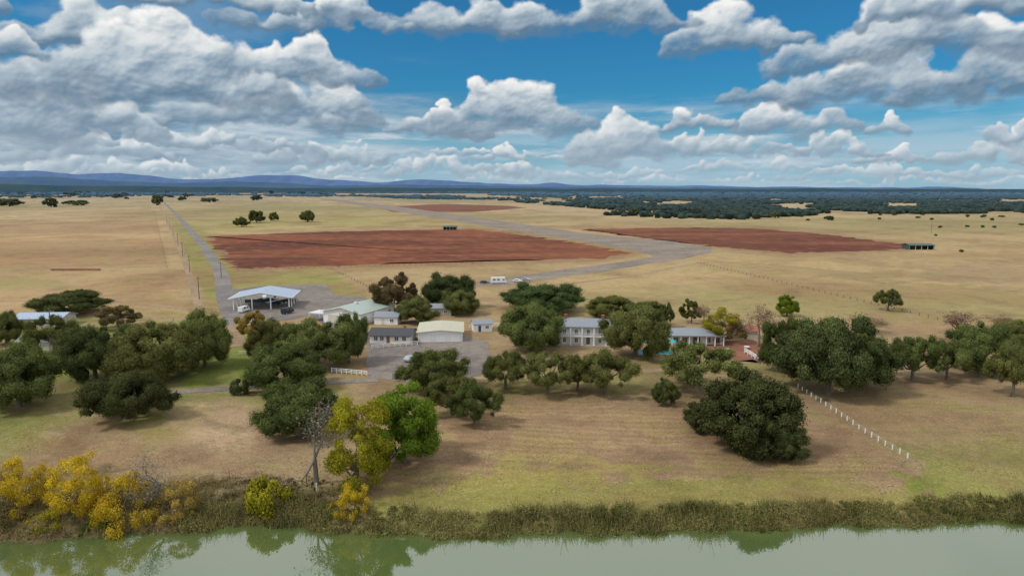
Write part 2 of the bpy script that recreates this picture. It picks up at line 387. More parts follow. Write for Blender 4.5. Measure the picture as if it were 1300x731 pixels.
strip('dirt_track',[(-60,385),(60,378),(150,380),(240,392)],3,MT['track'],0.04)
strip('dirt_track',[(640,368),(800,352),(900,330),(1000,338),(1150,352),(1300,356)],3,MT['track'],0.035)
sheet('parking_lot',[(294,368),(330,363),(412,361),(424,374),(464,377),(470,390),(400,398),(372,406),(290,412),(286,388)],MT['lot'],0.05,9,0.5)
sheet('parking_lot',[(464,442),(530,436),(590,426),(620,434),(628,466),(596,482),(520,487),(464,478)],MT['lot'],0.05,4,0.9)
strip('driveway',[(200,499),(260,493),(330,490),(420,486),(480,482)],3.4,MT['lot'],0.058)
strip('driveway',[(292,404),(298,422),(302,440)],5,MT['track'],0.045)
strip('driveway',[(600,480),(700,482),(800,478),(860,470),(960,458)],3.0,MT['track'],0.05)
strip('driveway',[(396,396),(430,418),(470,436),(500,446)],5,MT['lot'],0.062)
sheet('patio',[(898,434),(955,431),(985,446),(975,462),(935,458),(895,446)],MT['bricks'],0.05,5,0.1)
# ---------------------------------------------------------------- hills
def ridge(pts,D,depth,mat,seed,amp):
    xs=np.arange(-900,2200,3.0)
    tp=np.interp(xs,[p_[0] for p_ in pts],[p_[1] for p_ in pts])
    for _ in range(2): tp[2:-2]=(tp[:-4]+tp[1:-3]+tp[2:-2]+tp[3:-1]+tp[4:])/5
    tp=tp-fbm(xs/60.0+seed*7,xs*0+seed*3.3,5,.5)*amp
    el=[ray(a,b) for a,b in zip(xs,tp)]
    wx=np.array([e[0]/e[1]*D for e in el]); hz_=np.array([CH+e[2]/e[1]*D for e in el])
    lay=[(-0.25,0.0),(-0.12,0.45),(-0.05,0.8),(0,1.0),(0.1,0.6),(0.3,0)]
    n=len(xs); V=[]
    for j,(dd,hh) in enumerate(lay):
        jit=fbm(xs/30+j*9,xs*0+seed,4)*.05*(0 if hh in (0,1) else 1)
        V.append(np.c_[wx,np.full(n,D+dd*depth),np.maximum(hz_,4)*(hh+jit)-(8 if hh==0 else 0)])
    V=np.concatenate(V); i=(np.arange(len(lay)-1)[:,None]*n+np.arange(n-1)[None,:]).ravel()
    me=npmesh('hills',V,np.stack([i,i+1,i+n+1,i+n],1),mat); me.polygons.foreach_set('use_smooth',np.ones(len(me.polygons),bool)); tag(ob('hills',me),kind='structure')
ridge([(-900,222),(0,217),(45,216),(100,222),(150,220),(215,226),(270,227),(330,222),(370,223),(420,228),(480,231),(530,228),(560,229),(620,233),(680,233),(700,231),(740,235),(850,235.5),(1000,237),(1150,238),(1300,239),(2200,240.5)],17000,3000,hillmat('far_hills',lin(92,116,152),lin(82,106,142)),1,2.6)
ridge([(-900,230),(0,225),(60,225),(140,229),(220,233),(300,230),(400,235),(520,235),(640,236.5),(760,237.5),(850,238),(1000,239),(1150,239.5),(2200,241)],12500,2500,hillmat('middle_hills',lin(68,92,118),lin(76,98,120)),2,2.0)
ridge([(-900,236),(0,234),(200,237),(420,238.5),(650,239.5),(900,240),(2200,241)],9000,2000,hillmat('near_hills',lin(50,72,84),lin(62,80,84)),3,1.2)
# ---------------------------------------------------------------- trees
def csphere(n):
    V=[];Q=[]
    g=np.linspace(-1,1,n+1)
    for ax in range(3):
        for s in (-1,1):
            b=len(V)
            for a in g:
                for c in g:
                    q=[0,0,0]; q[ax]=s; q[(ax+1)%3]=a; q[(ax+2)%3]=c; q=np.array(q,float); V.append(q/np.linalg.norm(q))
            for a in range(n):
                for c in range(n):
                    i=b+a*(n+1)+c; Q.append((i,i+1,i+n+2,i+n+1) if s<0 else (i,i+n+1,i+n+2,i+1))
    return np.array(V),np.array(Q)
CSV,CSQ=csphere(3)
def quads(Pp,N,s,r):
    n=len(Pp); u=r.normal(size=(n,3)); u-=N*np.sum(u*N,1)[:,None]; u/=np.linalg.norm(u,axis=1)[:,None]+1e-9
    w=np.cross(N,u); s=s[:,None]; a=r.uniform(.55,1,(n,1))
    V=np.stack([Pp-u*s,Pp-w*s*a,Pp+u*s,Pp+w*s*a],1).reshape(-1,3)
    return V,np.arange(4*n).reshape(-1,4)
def crown(seed,rad,h,zb,npuff,pr,nleaf,ls,core=True,taper=0.0,fill=0.8,low=-.7,spread=.38):
    r=np.random.default_rng(seed)
    ph=r.uniform(0,6.28,6); am=r.uniform(.04,.12,6)
    c=[]; hc=(h-zb)
    while len(c)<npuff:
        d=r.normal(size=3); d/=np.linalg.norm(d)
        if d[2]<low: continue
        az=math.atan2(d[1],d[0]); q=1+sum(am[k]*math.cos((k+1)*az+ph[k]) for k in range(6))
        rr=(r.uniform(.35,1)**0.5)*fill*q
        zz=zb+hc*0.40+d[2]*(hc*0.58)*rr*(1.0 if d[2]>0 else 0.75)
        tp=1-taper*max(0,(zz-zb)/hc-0.3)
        c.append((d[0]*rad*rr*tp,d[1]*rad*rr*tp,max(zb+pr*0.35,min(zz,h-pr*.6))))
    c=np.array(c); R_=pr*r.uniform(.5,1.3,npuff); tn=r.uniform(0.0,0.36,npuff)
    cen=np.array([0,0,zb+hc*0.35])
    pi=r.choice(npuff,nleaf,p=R_**2/np.sum(R_**2))
    d=r.normal(size=(nleaf,3)); d/=np.linalg.norm(d,axis=1)[:,None]
    out=c[pi]-cen; out/=np.linalg.norm(out,axis=1)[:,None]+1e-9
    d=d+out*0.6; d/=np.linalg.norm(d,axis=1)[:,None]
    rad2=R_[pi]*(0.76+spread*r.random(nleaf)**1.8)
    bumpy=1+0.18*np.sin(d[:,0]*9+pi)*np.cos(d[:,2]*8+pi*2)
    Pp=c[pi]+d*(rad2*bumpy)[:,None]*np.array([1,1,.8])
    N=d+r.normal(size=d.shape)*0.38; N/=np.linalg.norm(N,axis=1)[:,None]
    V,Q=quads(Pp,N,ls*r.uniform(.55,1.3,nleaf),r)
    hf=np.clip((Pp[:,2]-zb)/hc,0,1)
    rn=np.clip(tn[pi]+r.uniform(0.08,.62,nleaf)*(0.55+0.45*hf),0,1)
    if core:
        VV=[V];QQ=[Q];RR=[rn];b=len(V)
        for k in range(npuff):
            j=1+0.13*np.sin(CSV[:,0]*7+k)*np.cos(CSV[:,1]*6+k*3)*1.0+0.08*np.sin(CSV[:,2]*11+k)
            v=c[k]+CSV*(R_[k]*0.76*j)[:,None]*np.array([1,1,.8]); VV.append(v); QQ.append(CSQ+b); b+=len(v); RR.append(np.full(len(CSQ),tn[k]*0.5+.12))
        V=np.concatenate(VV);Q=np.concatenate(QQ);rn=np.concatenate(RR)
    V[:,2]=np.maximum(V[:,2],0.02)
    return V,Q,rn,c
def tubes(S,n=5):
    S=np.array(S,float); a=S[:,0:3]; b=S[:,3:6]; r0=S[:,6]; r1=S[:,7]; d=b-a; d/=np.linalg.norm(d,axis=1)[:,None]+1e-9
    ref=np.where(np.abs(d[:,2:3])<.9,np.array([[0,0,1.]]),np.array([[1.,0,0]])); u=np.cross(d,ref); u/=np.linalg.norm(u,axis=1)[:,None]; w=np.cross(d,u)
    t=np.arange(n)*2*math.pi/n; ring=u[:,None,:]*np.cos(t)[None,:,None]+w[:,None,:]*np.sin(t)[None,:,None]
    A_=a[:,None,:]+ring*r0[:,None,None]; B_=b[:,None,:]+ring*r1[:,None,None]
    V=np.concatenate([A_,B_],1).reshape(-1,3); m_=len(S); base=np.arange(m_)[:,None]*2*n; i=np.arange(n)[None,:]; j=(i+1)%n
    Q=np.stack([base+i,base+j,base+n+j,base+n+i],-1).reshape(-1,4); return V,Q
def limbs(c,tr,th,seed,nl=8):
    r=np.random.default_rng(seed); S=[]
    p=np.array([0,0,-0.4]); q=np.array([.15,.1,th])
    S.append((*p,*(p+(q-p)*.25),tr*1.5,tr*1.05)); S.append((*(p+(q-p)*.25),*q,tr*1.05,tr*.8))
    idx=r.choice(len(c),min(nl,len(c)),replace=False)
    for k in idx:
        e=c[k]; a=q.copy(); rr=tr*.55; K=4
        for j in range(K):
            t=(j+1)/K; b=q+(e-q)*t+r.normal(size=3)*0.35*(t<1); b[2]+=math.sin(t*3.14)*-0.3
            S.append((*a,*b,rr,rr*.72)); rr*=.72; a=b
    return tubes(S,6)
def bare(seed,h,spread,lv=5,nb=3,wild=0.45,tk=.03):
    r=np.random.default_rng(seed); T_=[];W_=[]
    def go(p,d,L,rad,l):
        n=2; q=p
        for j in range(n):
            d2=d+r.normal(size=3)*0.14; d2/=np.linalg.norm(d2); e=q+d2*L/n
            (T_ if l<2 else W_).append((*q,*e,rad,rad*.8)); q=e; rad*=.8
            if l<lv and j==0 and l>0:
                a=d2+r.normal(size=3)*wild*1.5; a[2]+=.1; a/=np.linalg.norm(a); go(q,a,L*.6,rad*.6,l+1)
        if l<lv:
            for k in range(nb):
                a=d2+r.normal(size=3)*wild*spread; a[2]+=.08; a/=np.linalg.norm(a); go(q,a,L*r.uniform(.6,.8),rad*.66,l+1)
    go(np.array([0,0,-.3]),np.array([0.03,0,1.]),h*.22,h*tk,0)
    return T_,W_
KD={}
def hash_(s): return sum(ord(a)*31**i for i,a in enumerate(s))%9973
def leafy(k,nv,rad,h,zb,npuff,pr,nleaf,ls,mat,core=True,taper=0,tr=0.5,fill=.8,th=2.2,low=-.7,bark='bark',spread=.38):
    vs=[]
    for j in range(nv):
        sd=hash_(k)+j*17
        V,Q,rn,c=crown(sd,rad,h,zb,npuff,pr,nleaf,ls,core,taper,fill,low,spread)
        TV,TQ=limbs(c,tr,th,sd+5)
        w=np.percentile(np.hypot(V[:,0],V[:,1]),98.6); hh=np.percentile(V[:,2],99.8)
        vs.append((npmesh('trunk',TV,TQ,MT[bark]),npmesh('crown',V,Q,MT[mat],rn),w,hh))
    KD[k]=vs
leafy('live_oak',6,9,10,.4,115,1.45,50000,.125,'oak',spread=.52,low=-.75)
leafy('tall_oak',2,7,10,.1,92,1.3,38000,.125,'dark',low=-.95,spread=.5,taper=.25)
leafy('open_oak',4,8,9,1.3,66,1.2,29000,.125,'oak',True,0,.45,th=2.2,low=-.5,spread=.58)
leafy('green_tree',1,6,12,.5,84,1.25,40000,.115,'lime',True,.15,.4,spread=.5,low=-.9)
leafy('yellow_tree',2,4.7,12,.3,78,1.0,32000,.11,'ygreen',False,.45,.3,.9,low=-.9,spread=.58)
leafy('gold_tree',4,4.8,8.5,.2,56,.90,13000,.12,'gold',False,.25,.22,.95,low=-.95,spread=.8,bark='palebark')
leafy('autumn_tree',2,7,10,1.0,54,1.2,20000,.15,'brown',True,.1,.35)
leafy('shrub',2,2.2,3.2,.1,20,.65,6000,.10,'olive',True,0,.1,th=.6,spread=.6)
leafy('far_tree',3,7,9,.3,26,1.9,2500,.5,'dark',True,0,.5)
for nm_,mt_,sd in (('bare_tree','twig',11),('reddish_tree','rtwig',23)):
    vs=[]
    for j in range(3):
        T_,W_=bare(sd+j,11,1.35,5,3,.46,.020)
        TV,TQ=tubes(T_,6); WV,WQ=tubes(W_,3)
        e=np.array(W_)[:,3:6]; r_=np.random.default_rng(sd); n_=4000 if nm_=='reddish_tree' else 900
        pk=e[r_.choice(len(e),n_)]+r_.normal(size=(n_,3))*.2; N=r_.normal(size=(n_,3)); N/=np.linalg.norm(N,axis=1)[:,None]
        LV,LQ=quads(pk,N,r_.uniform(.04,.10,n_),r_)
        V=np.concatenate([WV,LV]); Q=np.concatenate([WQ,LQ+len(WV)])
        vs.append((npmesh('trunk',TV,TQ,MT['palebark']),npmesh('crown',V,Q,MT[mt_],r_.random(len(Q))),np.percentile(np.hypot(V[:,0],V[:,1]),97),V[:,2].max()))
    KD[nm_]=vs
cnt={}
def tree(kind,cx,bot,w,top,label,group=None,mat=None,cat='tree',name=None):
    by=bot-0.10*w
    x,y=G(cx,by); z=float(H(x,y)); x,y=G(cx,by,z)
    s=(y*CP+(CH-z)*SP)/F; wm=w*s
    _,dy,dz=ray(cx,top); ht=CH+dz/dy*(y+wm*0.05)-z
    vs=KD[kind]; i_=cnt.get(kind,0); cnt[kind]=i_+1; tm,cm,rw,rh=vs[i_%len(vs)]
    nm=name or kind
    rt=empty(nm,(x,y,z-.05),random.uniform(0,6.28),label,cat,group)
    sx=wm/2/rw; rt.scale=(sx,sx,max(ht,.5)/rh)
    t=ob('trunk',tm,rt); c_=ob('crown',cm,rt)
    if mat: c_.material_slots[0].link='OBJECT'; c_.material_slots[0].material=MT[mat]
    return rt
TL=[
('live_oak',24,528,114,434,'large dark oak cut by the left frame edge above the riverside slope'),
('live_oak',160,543,112,471,'round dark oak standing by itself on the lower left slope'),
('live_oak',122,490,100,412,'dark oak at the left end of the dense oak clump on the left'),
('live_oak',198,494,122,412,'broadest dark oak in the middle of the dense left clump'),
('live_oak',260,474,78,393,'dark oak at the right end of the dense left clump beside the green verge'),
('live_oak',92,408,96,369,'wide low dark oak just behind the grey-roofed shed at left'),
('autumn_tree',150,422,62,386,'brown-leaved tree poking up behind the dense left oak clump'),
('live_oak',8,442,48,395,'dark oak at the left edge next to the grey shed roof'),
('open_oak',70,455,70,400,'open-crowned oak with visible trunk in front of the grey shed'),
('autumn_tree',322,438,46,393,'yellow-brown tree right of the green verge below the pavilion'),
('live_oak',346,462,66,404,'dark oak left of the long green-roofed hall, below the pavilion'),
('live_oak',400,474,98,404,'large dark oak directly in front of the long green-roofed hall'),
('live_oak',444,466,52,398,'dark oak between the green-roofed hall and the white gate'),
('live_oak',364,504,110,434,'wide dark oak beside the driveway, above the lower left oak pair'),
('shrub',306,503,30,480,'small dark shrub at the driveway edge left of the oaks'),
('live_oak',382,564,112,484,'dark oak behind the bare grey tree near the river'),
('green_tree',513,596,102,486,'bright green leafy tree beside the yellow-green tree near the river'),
('yellow_tree',456,630,92,500,'tall yellow-green tree close to the riverbank'),
('bare_tree',402,626,110,508,'leafless grey tree left of the tall yellow-green tree'),
('live_oak',552,504,96,442,'dark oak at the lower edge of the asphalt parking yard'),
('open_oak',574,534,74,475,'oak just left of the lone trunked oak on the dry lawn'),
('open_oak',603,546,74,485,'oak with visible trunk standing on the dry lawn below the parking yard'),
('open_oak',642,500,70,442,'oak with pale trunk right of the parking yard'),
('open_oak',694,507,78,446,'oak left of centre in the row below the white mansion'),
('open_oak',733,502,62,448,'dense oak in the middle of the row below the white mansion'),
('open_oak',769,508,84,443,'right-hand oak of the row below the white mansion'),
('live_oak',690,405,108,359,'wide dark oak rising behind the white mansion on its left'),
('live_oak',672,454,90,385,'grey-green oak hiding the left wing of the white mansion'),
('live_oak',806,462,92,387,'dark oak hiding the right end of the white mansion'),
('live_oak',776,412,74,375,'dark oak behind the right end of the mansion roof'),
('live_oak',818,418,50,381,'oak between the mansion and the pool house, set back'),
('open_oak',845,418,22,384,'small narrow dark tree behind the poolside'),
('autumn_tree',878,413,34,380,'small green-brown tree behind the pool house'),
('reddish_tree',893,415,28,384,'small rust-red tree behind the pool house'),
('yellow_tree',916,440,58,390,'yellow-leaved tree right of the pool house'),
('reddish_tree',961,446,60,382,'nearly bare reddish tree right of the yellow tree'),
('open_oak',886,506,114,435,'spreading oak below the pool house at the lawn edge'),
('live_oak',845,518,38,480,'small dark oak left of the huge low oak on the lawn'),
('tall_oak',942,582,136,470,'huge dark low-branched oak alone on the striped lawn'),
('tall_oak',990,588,72,530,'low dark lobe-like oak at the right foot of the huge lawn oak'),
('tall_oak',890,550,54,506,'low dark oak at the left foot of the huge lawn oak'),
('live_oak',1050,514,142,400,'massive dark oak at the upper end of the white fence'),
('live_oak',998,480,66,402,'dark oak squeezed between the patio and the massive fence oak'),
('live_oak',1100,496,64,420,'dark oak on the right flank of the massive fence oak'),
('open_oak',1158,490,70,424,'first oak right of the massive oak, thin crowned'),
('open_oak',1202,488,62,430,'second oak from the massive oak in the right-hand row'),
('live_oak',1250,484,92,409,'widest dark oak in the right-hand row'),
('live_oak',1298,452,66,403,'dark oak at the right frame edge in the upper row'),
('open_oak',1286,510,68,438,'trunked oak at the right frame edge nearest the river'),
('reddish_tree',1213,436,66,392,'brown leafless tree behind the right-hand oak row'),
('reddish_tree',1098,428,56,402,'grey-brown leafless tree behind the massive fence oak'),
('reddish_tree',1272,424,56,397,'brown leafless tree near the right edge behind the oaks'),
('green_tree',999,404,28,374,'small light green tree alone on the gold pasture'),
('open_oak',1127,398,38,367,'small dark round tree alone on the right gold pasture'),
('autumn_tree',500,405,64,346,'tall brown-leaved tree behind the green-roofed hall'),
('live_oak',530,416,60,376,'dark oak between the brown tree and the twin tall oaks'),
('live_oak',569,398,74,347,'tall dark oak at the back of the parking yard'),
('live_oak',582,405,58,368,'lower dark oak on the right flank of the tall back-yard oak'),
('gold_tree',32,652,66,580,'golden tree nearest the left frame edge by the water'),
('gold_tree',98,656,76,576,'tall golden tree second from the left by the water'),
('gold_tree',156,690,92,602,'large yellow tree leaning low over the water'),
('gold_tree',228,668,64,608,'orange-brown sparse tree at the right end of the golden group'),
('bare_tree',198,642,84,564,'leafless tree rising behind the golden waterside group'),
('bare_tree',22,648,70,580,'leafless grey tree behind the leftmost golden tree'),
('gold_tree',66,688,66,642,'yellow-green bush at the waterline left of the leaning yellow tree'),
('gold_tree',10,684,60,636,'brown bush at the lower left frame edge'),
('shrub',124,692,64,640,'green shrub at the waterline between the two yellow-green bushes'),
('gold_tree',445,668,54,612,'small bright gold bush at the foot of the yellow-green tree'),
('shrub',340,664,62,604,'yellow-olive shrub on the bank left of the bare tree'),
('shrub',296,668,36,634,'low olive shrub on the bank beside the water inlet'),
('shrub',640,470,24,455,'low shrub by the parking yard edge'),
('live_oak',390,284,21,267,'right-hand tree of the four behind the large red field'),
('live_oak',348,282,14,269,'small tree third of the four behind the large red field'),
('live_oak',326,285,22,267,'wide tree second of the four behind the large red field'),
('live_oak',307,290,21,275,'left-hand tree of the four behind the large red field'),
('far_tree',266,259,22,251,'flat dark tree beyond the top of the left road'),
('far_tree',200,262,13,247,'dark tree at the top end of the left road'),
('far_tree',232,256,12,249,'small dark tree just right of the top of the left road'),
('far_tree',12,265,30,252,'dark tree at the far left edge of the plain'),
('far_tree',65,265,20,251,'dark round tree second from the left on the plain'),
('far_tree',97,264,34,254,'wide dark tree third from the left on the plain'),
('far_tree',150,253,18,246,'small dark tree on the plain near the far left hills'),
('far_tree',326,256,16,248,'small dark tree on the horizon left of the runway end'),
('far_tree',804,275,16,264,'dark tree at the edge of the far woods behind the second red field'),
('far_tree',984,278,14,270,'small tree right of the second red field on the far plain'),
('far_tree',1053,281,14,274,'small tree on the far plain above the dark shed'),
]
for t in TL:
    m_=None; k_=t[0]; nme={'tall_oak':'live_oak','open_oak':'oak_tree'}.get(k_,k_)
    if k_=='gold_tree' and t[1]==10: m_='brown'
    if k_=='gold_tree' and t[1]==228: m_='goldbrown'
    if k_=='autumn_tree' and t[1]==322: m_='goldbrown'
    if k_=='autumn_tree' and t[1]==878: m_='olive'
    if t[1] in (66,) and k_=='gold_tree': m_='ygreen'
    if t[1] in (569,1050,92,160,690,122) and k_=='live_oak': m_='dark'
    if t[1]==306: m_='dark'
    if t[1]==124: m_='lime'
    if t[1]==340: m_='ygreen'
    tree(k_,t[1],t[2],t[3],t[4],t[5],None,m_,'shrub' if k_=='shrub' else 'tree',nme)
r=np.random.default_rng(5)
for j in range(46):
    a=r.uniform(930,1300); b=r.uniform(268,294) if j<38 else r.uniform(300,322)
    if b>284 and a<1180: continue
    tree('far_tree',a,b,r.uniform(4,8),b-r.uniform(3,4.5),'tiny dark tree dotted on the far right plain','tiny trees dotted on the far right plain')
for j in range(26):
    a=r.uniform(0,430); b=r.uniform(246,254)
    tree('far_tree',a,b,r.uniform(6,14),b-r.uniform(3,5),'tiny dark tree dotted on the far left plain','tiny trees dotted on the far left plain')
def woods(polys):
    Vs=[];Qs=[];Rs=[];b=0; cv,cq=csphere(2)
    for poly,n,th in polys:
        xs=[q[0] for q in poly]; ys=[q[1] for q in poly]; pts=[]
        while len(pts)<n:
            a=r.uniform(min(xs),max(xs),n); c=r.uniform(min(ys),max(ys),n)
            cl=fbm(a*.014,c*.30,5,.6)
            ok=(segdist(a,c,poly)>0)&(cl>th+r.normal(0,.07,n))
            pts+=list(zip(a[ok],c[ok]))
        for a,c in pts[:n]:
            x,y=G(a,c); s=(y*CP+CH*SP)/F
            w=max(r.uniform(9,16),s*r.uniform(4,9))/2; h=max(r.uniform(6,9),s*r.uniform(1.2,1.9))
            ph=r.uniform(0,6,3); jj=1+.2*np.sin(cv[:,0]*5+ph[0])*np.cos(cv[:,1]*5+ph[1])+.15*np.sin(cv[:,2]*7+ph[2])
            v=cv*jj[:,None]*np.array([w,w,h*.55])+np.array([x,y,h*.42]); Vs.append(v);Qs.append(cq+b);b+=len(v);Rs.append(np.clip(r.normal(.45,.28)+r.uniform(-.15,.15,len(cq)),0,1))
    return np.concatenate(Vs),np.concatenate(Qs),np.concatenate(Rs)
V,Q,rn=woods([([(560,250),(640,256),(720,262),(800,269),(900,275),(1000,276),(1080,270),(1300,271),(1500,273),(1500,244),(540,243.5)],8500,-.14),
 ([(640,242.5),(1500,242.5),(1500,254),(900,253),(700,249)],3600,-.5),([(860,262),(1500,264),(1500,270),(1000,273),(880,272)],1300,-.02),
 ([(-200,242.2),(660,242.2),(660,246),(300,245),(-200,245)],3600,-.6),([(-200,243),(660,243),(660,250),(300,249),(-200,249.5)],1300,.02),
 ([(-100,251),(0,249),(120,248),(180,249),(110,251.5)],90,-1),([(440,249),(560,248),(640,254),(520,253)],300,-.3),([(760,273),(850,271),(980,275),(960,279),(850,278)],140,-1),([(330,247),(400,246),(420,250),(340,250)],90,-1)])
tag(ob('distant_woodland',npmesh('distant_woodland',V,Q,MT['wood'],rn)),'dark band of far-off woodland below the horizon','woodland',None,'stuff')
def brush(n,xr,tr,hr,per,seed,nbl=4,cover=-1):
    r=np.random.default_rng(seed); x=r.uniform(*xr,n); t=tr[0]+(tr[1]-tr[0])*r.random(n); y=shore(x)+t
    kk=fbm(x*.12,y*.12,3)>cover; x=x[kk];y=y[kk];n=len(x)
    z=H(x,y); hh=r.uniform(*hr,n)*(0.8+1.1*np.clip(fbm(x*.25,y*.3,4),-.4,1)); tn=np.clip(.5+fbm(x*.15+8,y*.4,4)*1.5+r.normal(0,.18,n),0,1)
    k=per; X_=np.repeat(x,k);Y_=np.repeat(y,k);Z_=np.repeat(z,k);HH=np.repeat(hh,k);TN=np.repeat(tn,k); N_=n*k
    d=r.normal(size=(N_,3)); d/=np.linalg.norm(d,axis=1)[:,None]; d[:,2]=np.abs(d[:,2]); rr=r.random(N_)**.5
    Pp=np.c_[X_+d[:,0]*rr*HH*.8,Y_+d[:,1]*rr*HH*.8,Z_+d[:,2]*rr*HH]
    Nn=d+r.normal(size=d.shape)*.5+np.array([0,0,.4]); Nn/=np.linalg.norm(Nn,axis=1)[:,None]
    V1,Q1=quads(Pp,Nn,r.uniform(.05,.13,N_),r)
    nb=n*nbl; X_=np.repeat(x,nbl)+r.normal(size=nb)*.5; Y_=np.repeat(y,nbl)+r.normal(size=nb)*.5; Z_=np.repeat(z,nbl); hb=np.repeat(hh,nbl)*r.uniform(.6,1.3,nb)
    lx=r.normal(size=nb)*.35*hb; ly=r.normal(size=nb)*.35*hb; w=r.uniform(.02,.05,nb)
    V2=np.stack([np.c_[X_-w,Y_,Z_-.1],np.c_[X_+w,Y_,Z_-.1],np.c_[X_+lx+w*.4,Y_+ly,Z_+hb],np.c_[X_+lx-w*.4,Y_+ly,Z_+hb]],1).reshape(-1,3)
    Q2=np.arange(4*nb).reshape(-1,4)
    V=np.concatenate([V1,V2]);Q=np.concatenate([Q1,Q2+len(V1)])
    rn=np.concatenate([np.clip(TN*.6+r.uniform(0,.45,N_),0,1),np.clip(r.uniform(.5,1,nb),0,1)])
    return V,Q,rn
V,Q,rn=brush(2000,(-46,100),(-.4,3.4),(.6,1.6),60,3,6)
tag(ob('bank_brush',npmesh('bank_brush',V,Q,MT['brush'],rn)),'tangled brown and olive brush lining the riverbank','brush',None,'stuff')
V,Q,rn=brush(1900,(-46,100),(-.7,3.8),(.6,1.6),46,33,2,-.12)
tag(ob('green_bank_brush',npmesh('green_bank_brush',V,Q,MT['olive'],rn)),'olive green weeds mixed through the riverbank brush','weeds',None,'stuff')
V,Q,rn=brush(1200,(-100,-22),(-.3,11),(.4,1.6),46,4)
tag(ob('slope_brush',npmesh('slope_brush',V,Q,MT['brush'],rn)),'dry scrub covering the left riverside slope','brush',None,'stuff')
n=80000; yy=np.exp(r.uniform(math.log(90),math.log(200),n)); xx=yy*r.uniform(-.85,.85,n); kk=(fbm(xx/5,yy/5,4,.6)+r.normal(0,.25,n)>.05)&(yy>shore(xx)+4)
xx=xx[kk];yy=yy[kk];n=len(xx); zz_=H(xx,yy); Pp=np.c_[xx,yy,zz_+.05]; N=r.normal(size=(n,3))*.35+np.array([0,-.2,.9]); N/=np.linalg.norm(N,axis=1)[:,None]
V,Q=quads(Pp,N,r.uniform(.04,.11,n),r)
tag(ob('grass_tufts',npmesh('grass_tufts',V,Q,MT['tuft'],np.clip(.5+fbm(xx/12,yy/9,4)+r.normal(0,.2,n),0,1))),'dry straw-coloured grass tufts over the near lawn','grass',None,'stuff')
# ---------------------------------------------------------------- buildings
def opening(root,kind,side,u,z0,ww,hh,w,d,frame='white',pane='glass'):
    def bx(mb,a,b,c0,c1,n0,n1):
        if side=='f': mb.box(a,b,-n1,-n0,c0,c1)
        elif side=='b': mb.box(a,b,d+n0,d+n1,c0,c1)
        elif side=='l': mb.box(-w/2-n1,-w/2-n0,a,b,c0,c1)
        else: mb.box(w/2+n0,w/2+n1,a,b,c0,c1)
    mb=MB(); t=.12
    bx(mb,u-ww/2-t,u-ww/2,z0,z0+hh,.003,.09); bx(mb,u+ww/2,u+ww/2+t,z0,z0+hh,.003,.09)
    bx(mb,u-ww/2-t,u+ww/2+t,z0+hh+.002,z0+hh+t,.003,.09)
    if kind=='window': bx(mb,u-ww/2-t-.05,u+ww/2+t+.05,z0-t,z0-.002,.003,.13)
    if kind=='window': bx(mb,u-.04,u+.04,z0+.01,z0+hh-.01,.05,.08)
    fr=mb.build(kind,MT[frame],root)
    pn=MB(); bx(pn,u-ww/2+.005,u+ww/2-.005,z0+.004,z0+hh-.004,.01,.04)
    pn.build('pane' if kind=='window' else 'leaf',MT[pane],fr)
def gable(root,w,d,h,rise,rm,wm,ridge='x',ov=.6,th=.18):
    if ridge=='x':
        MB().ext([(0,0),(d,0),(d,h),(d/2,h+rise),(0,h)],-w/2,w/2,'x').build('wall',MT[wm],root)
        s=rise/(d/2); pr=[(-ov,h-ov*s+.01),(d/2,h+rise+.01),(d+ov,h-ov*s+.01),(d+ov,h-ov*s+th),(d/2,h+rise+th),(-ov,h-ov*s+th)]
        return MB().ext(pr,-w/2-ov,w/2+ov,'x').build('roof',MT[rm],root)
    MB().ext([(-w/2,0),(w/2,0),(w/2,h),(0,h+rise),(-w/2,h)],0,d,'y').build('wall',MT[wm],root)
    s=rise/(w/2); pr=[(-w/2-ov,h-ov*s+.01),(0,h+rise+.01),(w/2+ov,h-ov*s+.01),(w/2+ov,h-ov*s+th),(0,h+rise+th),(-w/2-ov,h-ov*s+th)]
    return MB().ext(pr,-ov,d+ov,'y').build('roof',MT[rm],root)
def hip(root,w,d,h,rise,rm,wm,ov=.7,yf=None):
    MB().box(-w/2,w/2,0,d,0,h).build('wall',MT[wm],root)
    y0=-ov if yf is None else yf; y1=d+ov; x0=-w/2-ov; x1=w/2+ov; b=(y1-y0)/2; mb=MB()
    mb.v=[(x0,y0,h+.01),(x1,y0,h+.01),(x1,y1,h+.01),(x0,y1,h+.01),(x0,y0,h+.25),(x1,y0,h+.25),(x1,y1,h+.25),(x0,y1,h+.25),(x0+b,y0+b,h+rise),(x1-b,y0+b,h+rise)]
    mb.f=[(0,3,2,1),(0,1,5,4),(1,2,6,5),(2,3,7,6),(3,0,4,7),(4,5,9,8),(5,6,9),(6,7,8,9),(7,4,8)]
    return mb.build('roof',MT[rm],root)
def bld(name,px,py,label,cat,rot=0):
    x,y=G(px,py); return empty(name,(x,y,0),R(rot),label,cat)
rt=bld('open_pavilion',332,393,'white steel open-sided pavilion with gabled metal roof beside the asphalt pad','pavilion',8)
w,d,h,rise=21,17,4.6,1.9
for sx in (-1,1):
    for k in range(4): MB().box(sx*(w/2-.4)-.2,sx*(w/2-.4)+.2,.3+k*(d-.8)/3-.2,.3+k*(d-.8)/3+.2,0,h).build('column',MT['white'],rt)
for k in range(2): MB().box(-3.4+k*6.8-.18,-3.4+k*6.8+.18,.1,.5,0,h+1).build('column',MT['white'],rt)
s=rise/(w/2)
for k in range(4):
    yk=.3+k*(d-.8)/3
    MB().ext([(-w/2+.2,h-.3),(0,h+rise-.6),(w/2-.2,h-.3),(w/2-.2,h+.02),(0,h+rise-.03),(-w/2+.2,h+.02)],yk-.14,yk+.14,'y').build('rafter',MT['white'],rt)
